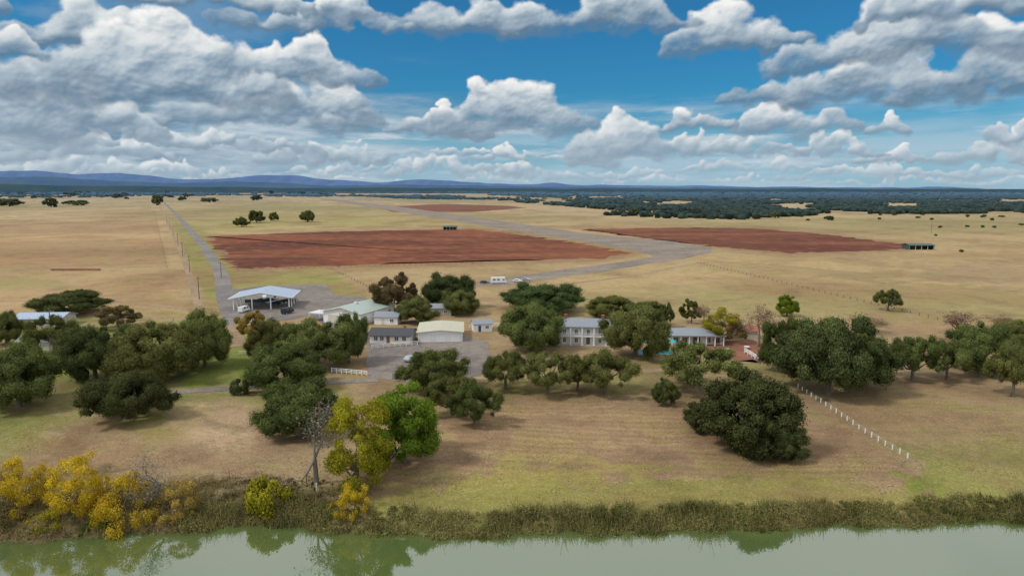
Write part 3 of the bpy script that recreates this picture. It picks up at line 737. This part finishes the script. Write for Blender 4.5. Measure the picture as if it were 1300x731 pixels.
rf=MB().ext([(-w/2-1,h-1*s),(0,h+rise),(w/2+1,h-1*s),(w/2+1,h-s+.16),(0,h+rise+.16),(-w/2-1,h-s+.16)],-1,d+1,'y').build('roof',MT['whiteroof'],rt)
for sx in (-1,1): MB().box(*sorted((sx*(w/2+1.003),sx*(w/2+1.16))),-1,d+1,h-s-.15,h-s+.18).build('gutter',MT['white'],rf)
MB().ext([(-w/2-1,h-s-.02),(0,h+rise-.02),(w/2+1,h-s-.02),(w/2+1,h-s+.2),(0,h+rise+.2),(-w/2-1,h-s+.2)],-1.2,-1.003,'y').build('fascia',MT['white'],rf)
MB().box(-w/2,w/2,d-.3,d-.1,0.2,1.4).build('back_screen',MT['darkgreen'],rt)
def airplane(px,py,rot,label,mat):
    x,y=G(px,py); r0=empty('small_airplane',(x,y,0),R(rot),label,'airplane')
    st=[(-3.6,.15,1.15),(-2.2,.32,1.15),(-.6,.55,1.2),(.8,.62,1.3),(2.0,.55,1.15),(2.9,.42,1.1),(3.3,.12,1.1)]
    mb=MB(); n=10
    for X_,r_,z_ in st:
        for i in range(n): t=6.283*i/n; mb.v.append((X_,math.cos(t)*r_,z_+math.sin(t)*r_))
    for k in range(len(st)-1):
        for i in range(n): j=(i+1)%n; mb.f.append((k*n+i,k*n+j,(k+1)*n+j,(k+1)*n+i))
    mb.f.append(tuple(range(n))); mb.f.append(tuple(range((len(st)-1)*n,len(st)*n)))
    mb.build('fuselage',MT[mat],r0,True)
    MB().box(-.1,1.3,-5,5,1.95,2.08).build('wing',MT['carwhite'],r0)
    MB().box(-3.6,-2.9,-1.6,1.6,1.25,1.33).build('tailplane',MT['carwhite'],r0)
    MB().ext([(-3.7,1.3),(-2.8,1.3),(-3.3,2.6),(-3.8,2.6)],-.05,.05,'y').build('fin',MT[mat],r0)
    MB().box(3.32,3.38,-.08,.08,.2,2.0).build('propeller',MT['black'],r0)
    for q in ((.4,-.9),(.4,.9),(2.6,0)): MB().tube((q[0],q[1]-.08,.25),(q[0],q[1]+.08,.25),.25,n=12).build('wheel',MT['black'],r0)
airplane(338,383,200,'blue and white small airplane parked under the white pavilion','blue')
airplane(352,388,160,'small dark airplane at the front right corner of the white pavilion','carblack')
rt=bld('metal_hall',434,411,'long metal hall with pale green roof and white end wall','building',-22)
w,d,h,rise=15,21,3.8,1.7
rf=gable(rt,w,d,h,rise,'greenroof','white','y',.7)
opening(rt,'garage_door','f',-3.5,0.02,3.6,2.8,w,d,'steel','cream'); opening(rt,'garage_door','f',2.5,0.02,3.6,2.8,w,d,'steel','cream')
for k in range(4): opening(rt,'window','l',3+k*5,1.4,1.4,1.2,w,d)
for k in range(4): opening(rt,'window','r',3+k*5,1.4,1.4,1.2,w,d)
MB().box(-.5,.5,8,9,h+rise+.1,h+rise+.8).build('roof_vent',MT['steel'],rf)
rt=bld('carport',404,408,'low white carport with flat roof at the left front of the green-roofed hall','carport',-22)
MB().box(-4,4,0,6,2.7,2.9).build('roof',MT['steel'],rt)
for a in (-3.8,3.8):
    for b in (.2,5.8): MB().box(a-.1,a+.1,b-.1,b+.1,0,2.69).build('post',MT['steel'],rt)
rt=bld('dark_roofed_cottage',495,436,'low white cottage with dark roof beside the parking yard','house',-5)
w,d,h=12,8,2.5
rf=gable(rt,w,d,h,1.3,'darkroof','white','x',.7)
opening(rt,'door','f',-.5,.02,1,2.1,w,d,'white','redbrick')
for u in (-4.2,-2.4,2,4.3): opening(rt,'window','f',u,.9,1.1,1.2,w,d)
MB().box(3,3.8,d/2+.5,d/2+1.2,h+.6,h+2.0).build('chimney',MT['redbrick'],rf)
rt=bld('grey_roofed_shed',490,412,'small grey-roofed outbuilding behind the dark-roofed cottage','shed',-5)
gable(rt,8,6,2.6,1.2,'greyroof','white','x',.4); opening(rt,'window','f',2,.9,1.2,1,8,6); opening(rt,'door','f',-1,.02,1,2,8,6,'white','cream')
rt=bld('garage_building',559,434,'white garage building with low beige roof facing the parking yard','garage',4)
w,d,h=13.2,15,2.9
rf=gable(rt,w,d,h,.6,'beigeroof','white','y',.5)
for u in (-4.4,0,4.4): opening(rt,'garage_door','f',u,.02,3.3,2.3,w,d,'steel','white')
for k in range(3): opening(rt,'window','r',3+k*4.5,1.3,1.2,.9,w,d)
for k in range(3): opening(rt,'window','l',3+k*4.5,1.3,1.2,.9,w,d)
rt=bld('white_shed',613,421,'small white shed with grey roof at the right of the garage building','shed',10)
gable(rt,6,5,2.5,1,'greyroof','white','x',.35); opening(rt,'window','f',1.4,1,1,.9,6,5); opening(rt,'door','f',-1,.02,.9,2,6,5,'white','blue')
rt=bld('small_grey_outbuilding',555,401,'low grey-walled outbuilding between the brown tree and the tall back oak','shed',0)
gable(rt,10,6,2.8,1.1,'greyroof','stone','x',.4); opening(rt,'door','f',0,.02,1,2,10,6); opening(rt,'window','f',3,1,1.2,1,10,6)
rt=bld('white_mansion',739,438,'white two-storey mansion with columned gallery and grey hip roof between the oaks','house',-6)
w,d,h=21.5,10,5.4
rf=hip(rt,w,d,h,1.8,'greyroof','white',.5,-1.3)
for k in range(7):
    x_=-10.3+k*3.44; mb=MB().tube((x_,-1.05,.3),(x_,-1.05,h-.02),.28,.24,12); mb.box(x_-.35,x_+.35,-1.4,-.7,.01,.3); mb.build('column',MT['white'],rt,False)
MB().box(-10.7,10.7,-1.25,-.02,2.65,2.95).build('balcony_floor',MT['white'],rt)
mb=MB().box(-10.7,10.7,-1.24,-1.18,3.7,3.8)
for k in range(60): mb.box(-10.5+k*.356,-10.43+k*.356,-1.23,-1.19,2.96,3.69)
mb.build('balustrade',MT['white'],rt)
for k in range(6):
    u=-8.6+k*3.44
    opening(rt,'window','f',u,3.2,0.85,1.4,w,d)
    if k==3: opening(rt,'door','f',u,.32,1.1,2.0,w,d,'white','glass')
    else: opening(rt,'window','f',u,.8,0.85,1.3,w,d)
for u in (3,7.5):
    for z0 in (.8,3.2): opening(rt,'window','r',u,z0,1.0,1.4,w,d); opening(rt,'window','l',u,z0,1.0,1.4,w,d)
MB().box(-10.9,10.9,-1.6,-.03,.005,.28).build('porch_floor',MT['stone'],rt)
for x_ in (-5,6):
    mb=MB().box(x_-.4,x_+.4,4,4.8,h+1,h+2.7); mb.box(x_-.5,x_+.5,3.9,4.9,h+2.702,h+2.85); mb.build('chimney',MT['redbrick'],rf)
rt=bld('mansion_side_wing',688,436,'single-storey white wing with grey roof at the left of the mansion','house',-6)
gable(rt,10,8,3,1.5,'greyroof','white','x',.4)
for u in (-3.4,-1.2,1.2,3.4): opening(rt,'window','f',u,.9,1.1,1.4,10,8)
rt=bld('pool_house',884,437,'low white pool house with pale grey roof and open columned front','house',-3)
w,d,h=15,8,2.8
rf=hip(rt,w,d,h,1.5,'greyroof','white',.6,-2.4)
for k in range(7): MB().box(-7.4+k*2.46-.16,-7.4+k*2.46+.16,-2.1,-1.78,0.01,h).build('column',MT['white'],rt)
for u in (-6,-3.4,3.4,6): opening(rt,'window','f',u,.6,1.4,1.5,w,d)
opening(rt,'door','f',0,.02,2.2,2.2,w,d)
rt=bld('red_roofed_cabin',942,430,'small red-brown roofed cabin behind the patio','cabin',-10)
gable(rt,9,5,2.5,1.2,'redbrick','stone','x',.4); opening(rt,'window','f',-2,.9,1,1,9,5); opening(rt,'door','f',1,.02,.9,2,9,5)
rt=bld('left_shed',48,416,'low grey metal-roofed shed at the left among the oaks','shed',5)
gable(rt,15,9,3,1.2,'whiteroof','stone','x',.5)
for u in (-5,-1,3): opening(rt,'window','f',u,1,1.2,1,15,9)
opening(rt,'door','f',6,.02,1,2,15,9)
rt=bld('yellow_cabin',42,445,'small pale cabin with yellow wall half hidden by the left oaks','cabin',0)
gable(rt,9,5,2.5,1,'greyroof','cream','x',.4); opening(rt,'window','f',-2,1,1,1,9,5); opening(rt,'door','f',1.5,.02,.9,2,9,5)
def farshed(px,py,w,d,h,label,rm='darkgreen',rot=0):
    rt=bld('field_shed',px,py,label,'shed',rot)
    MB().ext([(-.5,h-.3),(d/2,h+.9),(d+.5,h-.3),(d+.5,h-.1),(d/2,h+1.1),(-.5,h-.1)],-w/2-.5,w/2+.5,'x').build('roof',MT[rm],rt)
    MB().box(-w/2,w/2,d-.2,d,0,h-.35).build('wall',MT[rm],rt); MB().box(-w/2,-w/2+.2,0,d-.21,0,h-.35).build('wall',MT[rm],rt); MB().box(w/2-.2,w/2,0,d-.21,0,h-.35).build('wall',MT[rm],rt)
    for k in range(5): MB().box(-w/2+.3+k*(w-.6)/4-.12,-w/2+.3+k*(w-.6)/4+.12,.1,.34,0,h-.2).build('post',MT['white'],rt)
farshed(1170,317,19,10,3.4,'dark green roofed field shed at the tip of the second red field')
farshed(571,292,15,10,3.6,'small dark-roofed shed at the far edge of the large red field')
x0,y0=G(62,344); x1,y1=G(130,343); rt=empty('cattle_trough',((x0+x1)/2,(y0+y1)/2,0),0,'long low reddish trough lying in the tan field left of the road','trough')
L=(x1-x0)/2; mb=MB().box(-L,L,-.7,-.55,.3,1.0).box(-L,L,.55,.7,.3,1.0).box(-L,L,-.54,.54,.3,.4).box(-L,-L+.15,-.54,.54,.41,1).box(L-.15,L,-.54,.54,.41,1); mb.build('basin',MT['redbrick'],rt)
for k in range(6): MB().box(-L+1+k*(2*L-2)/5-.2,-L+1+k*(2*L-2)/5+.2,-.5,.5,0,.295).build('leg',MT['stone'],rt)
# ---------------------------------------------------------------- fences & poles
def fence(name,pa,pb,h,n,rails,mat,label,post=.12,rail=.05,pmat=None):
    a=np.array(G(*pa)); b=np.array(G(*pb)); L=np.hypot(*(b-a)); ang=math.atan2(b[1]-a[1],b[0]-a[0])
    rt=empty(name,(a[0],a[1],0),ang,label,'fence')
    for k in range(n):
        u=L*k/(n-1); q=a+(b-a)*k/(n-1); z=float(H(*q)); MB().box(u-post/2,u+post/2,-post/2,post/2,z-.1,z+h*random.uniform(.85,1.05)).build('post',MT[pmat or mat],rt)
    for k in range(rails):
        zr=h*(.35+.55*k/max(1,rails-1))
        pts=[(L*j/8,0,float(H(*(a+(b-a)*j/8)))+zr) for j in range(9)]
        mb=MB()
        for j in range(8): mb.tube((pts[j][0],post/2+rail,pts[j][2]),(pts[j+1][0],post/2+rail,pts[j+1][2]),rail,n=4)
        mb.build('rail' if rail>.02 else 'wire',MT[mat],rt)
fence('post_fence',(1013,492),(1152,583),1.0,20,3,'steel','line of short white posts running down the right side of the striped lawn',.15,.008,'white')
fence('rail_fence',(421,473),(466,477),1.3,8,3,'white','white rail fence beside the lower driveway left of the parking yard',.16,.07)
fence('rail_fence',(472,443),(530,438),1.3,9,3,'white','white rail fence in front of the dark-roofed cottage',.16,.06)
fence('rail_fence',(303,451),(326,449),1.2,5,3,'white','short white rail fence at the green verge left of the oaks',.16,.06)
fence('rail_fence',(945,448),(968,462),1.5,6,4,'white','short white rail fence at the right edge of the brick patio',.18,.08)
fence('rail_fence',(596,417),(640,414),1.3,7,3,'white','white rail fence behind the white shed leading to the mansion oaks',.16,.06)
fence('wire_fence',(886,334),(1190,406),1.2,46,2,'wood_post','long thin wire fence crossing the gold pasture right of the runway',.17,.02)
fence('wire_fence',(418,341),(470,366),1.2,16,2,'wood_post','thin wire fence along the field behind the green-roofed hall',.17,.02)
fence('wire_fence',(302,343),(600,335),1.2,40,2,'wood_post','thin wire fence along the near edge of the large red field',.17,.02)
fence('wire_fence',(212,340),(196,268),1.2,40,2,'wood_post','thin wire fence along the right side of the left tan field',.17,.02)
def pole(px,py,label,h=9.5):
    x,y=G(px,py); rt=empty('utility_pole',(x,y,0),R(12),label,'utility pole','utility poles along the left road')
    MB().tube((0,0,-.2),(0,0,h),.2,.13).build('pole',MT['wood_post'],rt)
    a=MB().box(-1.2,1.2,-.16,.06,h-.8,h-.62).build('crossarm',MT['wood_post'],rt)
    for k in (-1.1,0.35,1.1): MB().tube((k,-.05,h-.615),(k,-.05,h-.38),.06).build('insulator',MT['steel'],a)
for k,(a,b) in enumerate([(253,380),(241,346),(232,325),(226,311),(220,299),(216,291),(212,283)]):
    pole(a,b,['nearest','second nearest','third','fourth','fifth','sixth','farthest'][k]+' wooden utility pole beside the left road, counting from the pavilion')
pole(66,432,'wooden utility pole among the oaks by the left grey shed'); pole(1182,296,'lone wooden pole on the far right pasture',11)
pole(281,352,'wooden utility pole at the right side of the left road near the pavilion',8)
# ---------------------------------------------------------------- pool, umbrellas
rt=bld('swimming_pool',838,450,'turquoise swimming pool partly hidden behind the oak right of the mansion','pool',5)
MB().box(-5.5,5.5,0,5,.06,.10).build('pool_water',MT['pool'],rt)
MB().box(-6.1,6.1,-.6,-.003,.0,.2).box(-6.1,6.1,5.003,5.6,0,.2).box(-6.1,-5.503,0,5,0,.2).box(5.503,6.1,0,5,0,.2).build('coping',MT['stone'],rt)
def umb(px,py,label):
    rt=bld('patio_umbrella',px,py,label,'umbrella'); MB().tube((0,0,0),(0,0,2.5),.05).build('pole',MT['steel'],rt)
    MB().tube((0,0,2.1),(0,0,2.85),1.5,.03,8).build('canopy',MT['turq'],rt); MB().tube((0,0,0.02),(0,0,.12),.35,n=10).build('base',MT['stone'],rt)
umb(822,444,'turquoise parasol left of the pool behind the oak'); umb(852,442,'turquoise parasol at the right of the pool by the pool house')
def tbl(px,py,label):
    rt=bld('patio_table',px,py,label,'table'); MB().tube((0,0,.72),(0,0,.78),.8,n=14).build('tabletop',MT['white'],rt); MB().tube((0,0,.05),(0,0,.715),.07).build('leg',MT['white'],rt); MB().tube((0,0,0),(0,0,.045),.4,n=12).build('base',MT['white'],rt)
tbl(925,446,'round white table on the left of the brick patio'); tbl(948,443,'round white table on the right of the brick patio')
# ---------------------------------------------------------------- vehicles
def car(px,py,rot,paint,label,kind='car'):
    x,y=G(px,py); rt=empty('parked_'+kind,(x,y,.06),R(rot),label,kind)
    if kind=='motorhome':
        pr=[(-3.7,.5),(3.7,.5),(3.7,1.3),(3.2,1.6),(2.9,2.3),(3.2,2.9),(3.0,3.1),(-3.7,3.1)]
        wn=[(-2.8,-1.6,1.7,2.4),(-.8,.4,1.7,2.4),(1.9,2.7,1.6,2.3)]; wx=(-2.2,2.4)
    elif kind=='van':
        pr=[(-2.7,.4),(2.7,.4),(2.7,1.1),(2.2,1.3),(1.6,2.2),(-2.7,2.25)]; wn=[(.4,1.5,1.3,1.95),(-1.6,-.2,1.3,1.95)]; wx=(-1.7,1.7)
    else:
        pr=[(-2.2,.35),(2.2,.35),(2.25,.75),(1.2,.95),(.5,1.45),(-1.3,1.5),(-2.0,1.0),(-2.25,.9)]; wn=[(-1.3,-.35,.98,1.36),(-.25,.6,.98,1.36)]; wx=(-1.4,1.4)
    W=.9 if kind!='motorhome' else 1.2
    b=MB().ext(pr,-W,W,'y').build('body',MT[paint],rt)
    md=b.modifiers.new('Bevel','BEVEL'); md.width=.08; md.segments=2
    for a0,a1,z0,z1 in wn:
        for s in (-1,1): MB().box(a0,a1,*sorted((s*(W+.003),s*(W+.02))),z0,z1).build('window',MT['glass'],rt)
    for a in wx:
        for s in (-1,1):
            wh=MB().tube((a,s*(W-.14),.34),(a,s*(W+.03),.34),.34,n=14).build('wheel',MT['black'],rt); MB().tube((a,s*(W+.032),.34),(a,s*(W+.045),.34),.19,n=10).build('rim',MT['steel'],wh)
    f=pr[1][0]
    for s in (-.6,.6): MB().box(f+.02,f+.07,s*W-.14,s*W+.14,.62,.8).build('headlight',MT['white'],rt)
car(633,360,8,'carwhite','white motorhome parked on the taxiway apron','motorhome')
car(657,358,-10,'carwhite','white car parked right of the motorhome on the apron')
car(615,360,5,'carblack','dark car parked left of the motorhome on the apron')
car(668,356,-20,'carred','silver car at the right end of the vehicles on the apron')
car(365,398,70,'carblack','dark van parked on the pad in front of the white pavilion','van')
car(310,396,80,'carwhite','white van parked at the left front of the white pavilion','van')
car(522,458,60,'carred','silver car parked in the yard below the dark-roofed cottage')
car(520,425,20,'carblack','dark car parked between the dark-roofed cottage and the garage building')
x,y=G(402,626)
o=MB().tube((0,0,-.3),(0,0,1.6),.07).tube((0,0,1.6),(0,0,1.66),.11).build('marker_post',MT['white']); o.location=(x,y,float(H(x,y))); tag(o,'short white marker post on the bank by the bare grey tree','post')
# ---------------------------------------------------------------- clouds: a far shell at the sky
US=0.9; UM=0.98*F; VT=0.315*F
ug=np.arange(-UM,UM,US); vg=np.arange(-4,VT,US); U,Vv=np.meshgrid(ug,vg)
nU=len(ug); nV=len(vg)
wu=fbm(U/42,Vv/30,6,.60,1.0); wv=fbm(U/42,Vv/30,6,.60,31.0)
fine=fbm(U/15,Vv/12,6,.64,7.0); mid=fbm(U/40,Vv/22,6,.6,140.0)
RGB=np.zeros(U.shape+(3,)); AL=np.zeros(U.shape)
def over(c,a,sl):
    A0=AL[sl]; na=a+A0*(1-a)
    RGB[sl]=np.where((na>1e-6)[...,None],(c*a[...,None]+RGB[sl]*(A0*(1-a))[...,None])/np.maximum(na,1e-6)[...,None],RGB[sl]); AL[sl]=na
def sm(x,a,b): t=np.clip((x-a)/(b-a),0,1); return t*t*(3-2*t)
def blur(a,r):
    r=int(round(r))
    if r<1: return a
    for _ in range(2):
        for ax in (0,1):
            p_=[(0,0),(0,0)]; p_[ax]=(r+1,r); b=np.cumsum(np.pad(a,p_,mode='edge'),axis=ax); n=a.shape[ax]
            a=(np.take(b,range(2*r+1,2*r+1+n),axis=ax)-np.take(b,range(0,n),axis=ax))/(2*r+1)
    return a
ALL=(slice(None),slice(None)); one=np.ones(U.shape+(1,))
vl=fbm(U/160,Vv/16,6,.58,11.0)
over(np.array(lin(176,198,214))*one,sm(vl,-.35,.45)*sm(-Vv,-120,-25)*.75,ALL)
left=sm(-U,-100,300)*sm(-Vv,-170,-90)
tn=np.clip(.45+fbm(U/70,Vv/13,6,.6,90.0)*1.3+left*.1,0,1)[...,None]
over(np.array(lin(112,140,166))*(1-tn)+np.array(lin(196,208,216))*tn,sm(fbm(U/140,Vv/26,6,.6,70.0)+left*.85,.1,.9)*left*.88,ALL)
vb2=sm(np.abs(Vv-60),58,10); tn2=np.clip(.5+fbm(U/60,Vv/9,6,.6,190.0)*1.3,0,1)[...,None]
over(np.array(lin(140,168,190))*(1-tn2)+np.array(lin(208,217,223))*tn2,sm(fbm(U/120,Vv/14,6,.6,230.0),-.12,.45)*vb2*.8,ALL)
tl=sm(-U,-120,420)*sm(Vv,110,190)
over(np.array(lin(140,168,192))*one,sm(fbm(U/110,Vv/40,6,.6,170.0)+tl*.5,.2,.9)*tl*.5,ALL)
KS=[0,.20,.42,.64,.84,1]; CS=np.array([lin(100,126,149),lin(130,152,171),lin(168,184,197),lin(211,218,222),lin(239,239,238),lin(253,252,249)])
def cloud(cx,cy,hw,hh,seed,soft=0.0):
    r=np.random.default_rng(seed)
    x,y,z=ray(cx,cy); u0=math.atan2(x,y)*F; v0=math.atan2(z,math.hypot(x,y))*F
    x2,y2,_=ray(cx+hw,cy); hwu=max(abs(math.atan2(x2,y2)*F-u0),4)*1.03; hh_=hh*1.08
    vb=v0-hh_*.75
    m=hh*1.6+40
    i0=max(0,int((u0-hwu-m+UM)/US)); i1=min(nU,int((u0+hwu+m+UM)/US)); j0=max(0,int((v0-hh_-m+4)/US)); j1=min(nV,int((v0+hh_+m+4)/US))
    if i1<=i0+8 or j1<=j0+8: return
    sl=(slice(j0,j1),slice(i0,i1)); wsc=min(1.15,.35+hh/40); u=U[sl]+wu[sl]*20*wsc; v=Vv[sl]+wv[sl]*15*wsc; hm=np.full(u.shape,-1e3); cov=np.full(u.shape,-1.0)
    ph=r.uniform(0,6.28,4); sk=r.uniform(-.35,.35)
    def prof(t):
        return max(0,1-abs(t)**2.4)*(0.66+.24*math.sin(t*4+ph[0])+.18*math.sin(t*9+ph[1])+.12*math.sin(t*17+ph[2])+sk*t)
    n=int(50+hwu*hh_/22); n=min(n,460)
    for k in range(n):
        t=r.uniform(-1.08,1.08); top=max(prof(t),.12)*hh_*1.75
        rr=min(hh_*(r.uniform(.07,.30) if k>n*.22 else r.uniform(.3,.52))*(1-.35*min(abs(t),1)),28); rr=max(rr,2.0)
        cu=u0+t*hwu; cv=vb+rr*.4+r.random()**.8*max(top-rr*1.2,0)
        d2=((u-cu)/1.2)**2+(v-cv)**2
        w_=np.sqrt(np.maximum(rr*rr-d2,0)); zz=w_+r.uniform(-.2,.35)*rr
        hm=np.where((d2<rr*rr)&(zz>hm),zz,hm); cov=np.maximum(cov,1-d2/(rr*rr*1.5))
    if cov.max()<=0: return
    ok=hm>-500; hmf=np.where(ok,hm,-.15*hh_)
    h1=blur(hmf,max(1,hh_*.05)); h2=blur(hmf,max(2,hh_*.18))
    h1=h1+fine[sl]*min(hh_,24)*.17; h2=h2+mid[sl]*hh_*.24
    L=np.array([-.50,.74,.45]); L/=np.linalg.norm(L)
    def sh(h,c0):
        gu=np.gradient(h,US,axis=1); gv=np.gradient(h,US,axis=0); return (-gu*L[0]-gv*L[1]+c0*L[2])/np.sqrt(gu**2+gv**2+c0*c0)
    dif=.38*sh(h1,2.3)+.62*sh(h2,1.2); dif=blur(dif,1)
    ht=np.clip((v-vb)/(hh_*1.45),0,1)
    thin=1-sm(blur(cov,max(1,hh_*.06)),.2,.9)
    lt=.07+.62*ht**.8+.38*(dif-.42)+.12*thin*ht+.18*mid[sl]+.07*fine[sl]
    lt=np.clip(lt,0,1)
    c=np.stack([np.interp(lt,KS,CS[:,q]) for q in range(3)],-1)
    cv_=blur(cov,1.0+hh_*.02)
    a=sm(cv_+fine[sl]*.45,-.08,.68)
    bs=sm(v+wv[sl]*7+mid[sl]*10,vb-hh_*.7,vb+hh_*.45)
    hz_=np.clip(1-Vv[sl]/95,0,1)[...,None]*.55
    c=c*(1-hz_)+np.array(lin(194,210,220))*hz_
    over(c,a*bs*(1-soft),sl)
CL=[
(480,228,100,8),(800,228,90,7),(1150,228,110,8),(60,228,120,9),(250,226,110,9),(1260,228,70,7),(620,228,70,7),(960,228,70,6),
(720,220,60,10),(650,217,54,12),(575,210,90,15),(1240,213,70,11),(1110,214,120,13),(990,210,60,10),(905,210,50,11),(800,216,50,10),(400,214,80,11),(470,207,50,9),
(200,214,120,12),(60,208,120,15),(640,197,54,13),(410,188,70,17),(1250,186,70,16),(1140,192,44,12),(1045,184,80,14),(950,182,60,14),(885,182,46,16),(720,200,40,9),
(560,190,76,13),(110,184,110,17),(260,174,130,17),(1283,162,32,16),(1131,155,24,13),(1015,148,84,24),(890,150,50,18),(785,168,58,34),(560,152,66,20),(650,132,88,36),
(437,126,40,32),(310,132,104,28),(110,138,96,32),(28,116,54,54),(1075,94,160,34),(930,32,80,32),(1280,64,62,38),(1130,34,155,40),(690,10,185,34),
(400,16,110,24),(130,30,100,28),(345,76,125,32),(195,74,150,52),(18,54,44,20),(290,-8,165,22),(1200,-4,120,24)]
for k,(a,b,c,d) in enumerate(CL): cloud(a,b,c,d,500+k,.25 if d<12 else 0)
r9=np.random.default_rng(77)
for s in (-1,1):
    for k in range(13):
        el_=r9.uniform(.02,.27); azz=s*r9.uniform(.70,.95)
        dx,dy,dz=math.sin(azz)*math.cos(el_),math.cos(azz)*math.cos(el_),math.sin(el_)
        f=dy*CP-dz*SP; uu=dy*SP+dz*CP; cloud(650+F*dx/f,365.5-F*uu/f,50+400*el_,8+100*el_,300+k+40*s)
AL=AL*sm(-Vv,-.312*F,-.275*F)*sm(-np.abs(U),-.97*F,-.90*F)
azr=U/F; elr=Vv/F; RD=80000.0
VX=np.stack([np.sin(azr)*np.cos(elr)*RD,np.cos(azr)*np.cos(elr)*RD,np.sin(elr)*RD+CH],-1).reshape(-1,3)
i=(np.arange(nV-1)[:,None]*nU+np.arange(nU-1)[None,:]).ravel()
m,nt=newmat('clouds'); at=nt.nodes.new('ShaderNodeAttribute'); at.attribute_name='cloud'
em=nt.nodes.new('ShaderNodeEmission'); nt.links.new(at.outputs['Color'],em.inputs[0]); tr=nt.nodes.new('ShaderNodeBsdfTransparent'); mx=nt.nodes.new('ShaderNodeMixShader')
nt.links.new(at.outputs['Alpha'],mx.inputs[0]); nt.links.new(tr.outputs[0],mx.inputs[1]); nt.links.new(em.outputs[0],mx.inputs[2])
oo=nt.nodes.new('ShaderNodeOutputMaterial'); nt.links.new(mx.outputs[0],oo.inputs[0])
try: m.cycles.emission_sampling='NONE'
except Exception: pass
me=npmesh('sky',VX,np.stack([i,i+1,i+nU+1,i+nU],1),m)
ca=me.color_attributes.new('cloud','FLOAT_COLOR','POINT'); ca.data.foreach_set('color',np.concatenate([RGB,AL[...,None]],-1).reshape(-1).astype(np.float32))
tag(ob('sky',me),kind='structure')
# ---------------------------------------------------------------- world
SUNEL,SUNAZ=50,-110
wd=bpy.data.worlds.new('World'); SC.world=wd; wd.use_nodes=True; nt=wd.node_tree
for n in list(nt.nodes): nt.nodes.remove(n)
sky=nt.nodes.new('ShaderNodeTexSky'); sky.sky_type='NISHITA'; sky.sun_disc=False; sky.sun_elevation=R(SUNEL); sky.sun_rotation=R(SUNAZ); sky.air_density=1.0; sky.dust_density=0.6; sky.ozone_density=2.5
tc=nt.nodes.new('ShaderNodeTexCoord').outputs['Generated']
sp=nt.nodes.new('ShaderNodeSeparateXYZ'); nt.links.new(tc,sp.inputs[0])
skc=VM(nt,'MULTIPLY',sky.outputs[0],(0.015,0.060,0.084))
zz=M(nt,'ADD',M(nt,'MAXIMUM',sp.outputs[2],0.0),0.25)
g_,_=NOISE(nt,VM(nt,'SCALE',tc,M(nt,'DIVIDE',1.0,zz)),0.9,3,0.5)
cov=M(nt,'MULTIPLY',SS(nt,g_,0.30,0.60,0.5,1.0),M(nt,'MAXIMUM',SS(nt,sp.outputs[2],0.26,0.34),SS(nt,sp.outputs[1],0.62,0.45)))
cov=M(nt,'MULTIPLY',cov,SS(nt,sp.outputs[2],-.02,0.05))
base=MIX(nt,SS(nt,sp.outputs[2],0.13,-0.005,0.0,0.7),skc,lin(168,197,217))
fin=MIX(nt,cov,base,(0.90,0.93,0.97))  # unseen bright cloud cover outside the view, added as white fill light
fin=VM(nt,'SCALE',fin,10.0)
bg=nt.nodes.new('ShaderNodeBackground'); bg.inputs[1].default_value=0.1; nt.links.new(fin,bg.inputs[0])
wo=nt.nodes.new('ShaderNodeOutputWorld'); nt.links.new(bg.outputs[0],wo.inputs[0])
sl=bpy.data.lights.new('sun','SUN'); sl.energy=2.0; sl.angle=R(9); sl.color=(1.0,.96,.90)
so=bpy.data.objects.new('sun',sl); C.objects.link(so)
from mathutils import Vector
dv=Vector((math.sin(R(SUNAZ))*math.cos(R(SUNEL)),math.cos(R(SUNAZ))*math.cos(R(SUNEL)),math.sin(R(SUNEL))))
so.rotation_euler=dv.to_track_quat('Z','Y').to_euler()
cd=bpy.data.cameras.new('camera'); cd.sensor_width=36; cd.lens=F/1300*36; cd.clip_end=200000; cd.clip_start=.5
co=bpy.data.objects.new('camera',cd); C.objects.link(co); co.location=(0,0,CH); co.rotation_euler=(R(90)-P,0,0); SC.camera=co
SC.view_settings.view_transform='Standard'; SC.view_settings.look='None'; SC.view_settings.exposure=0
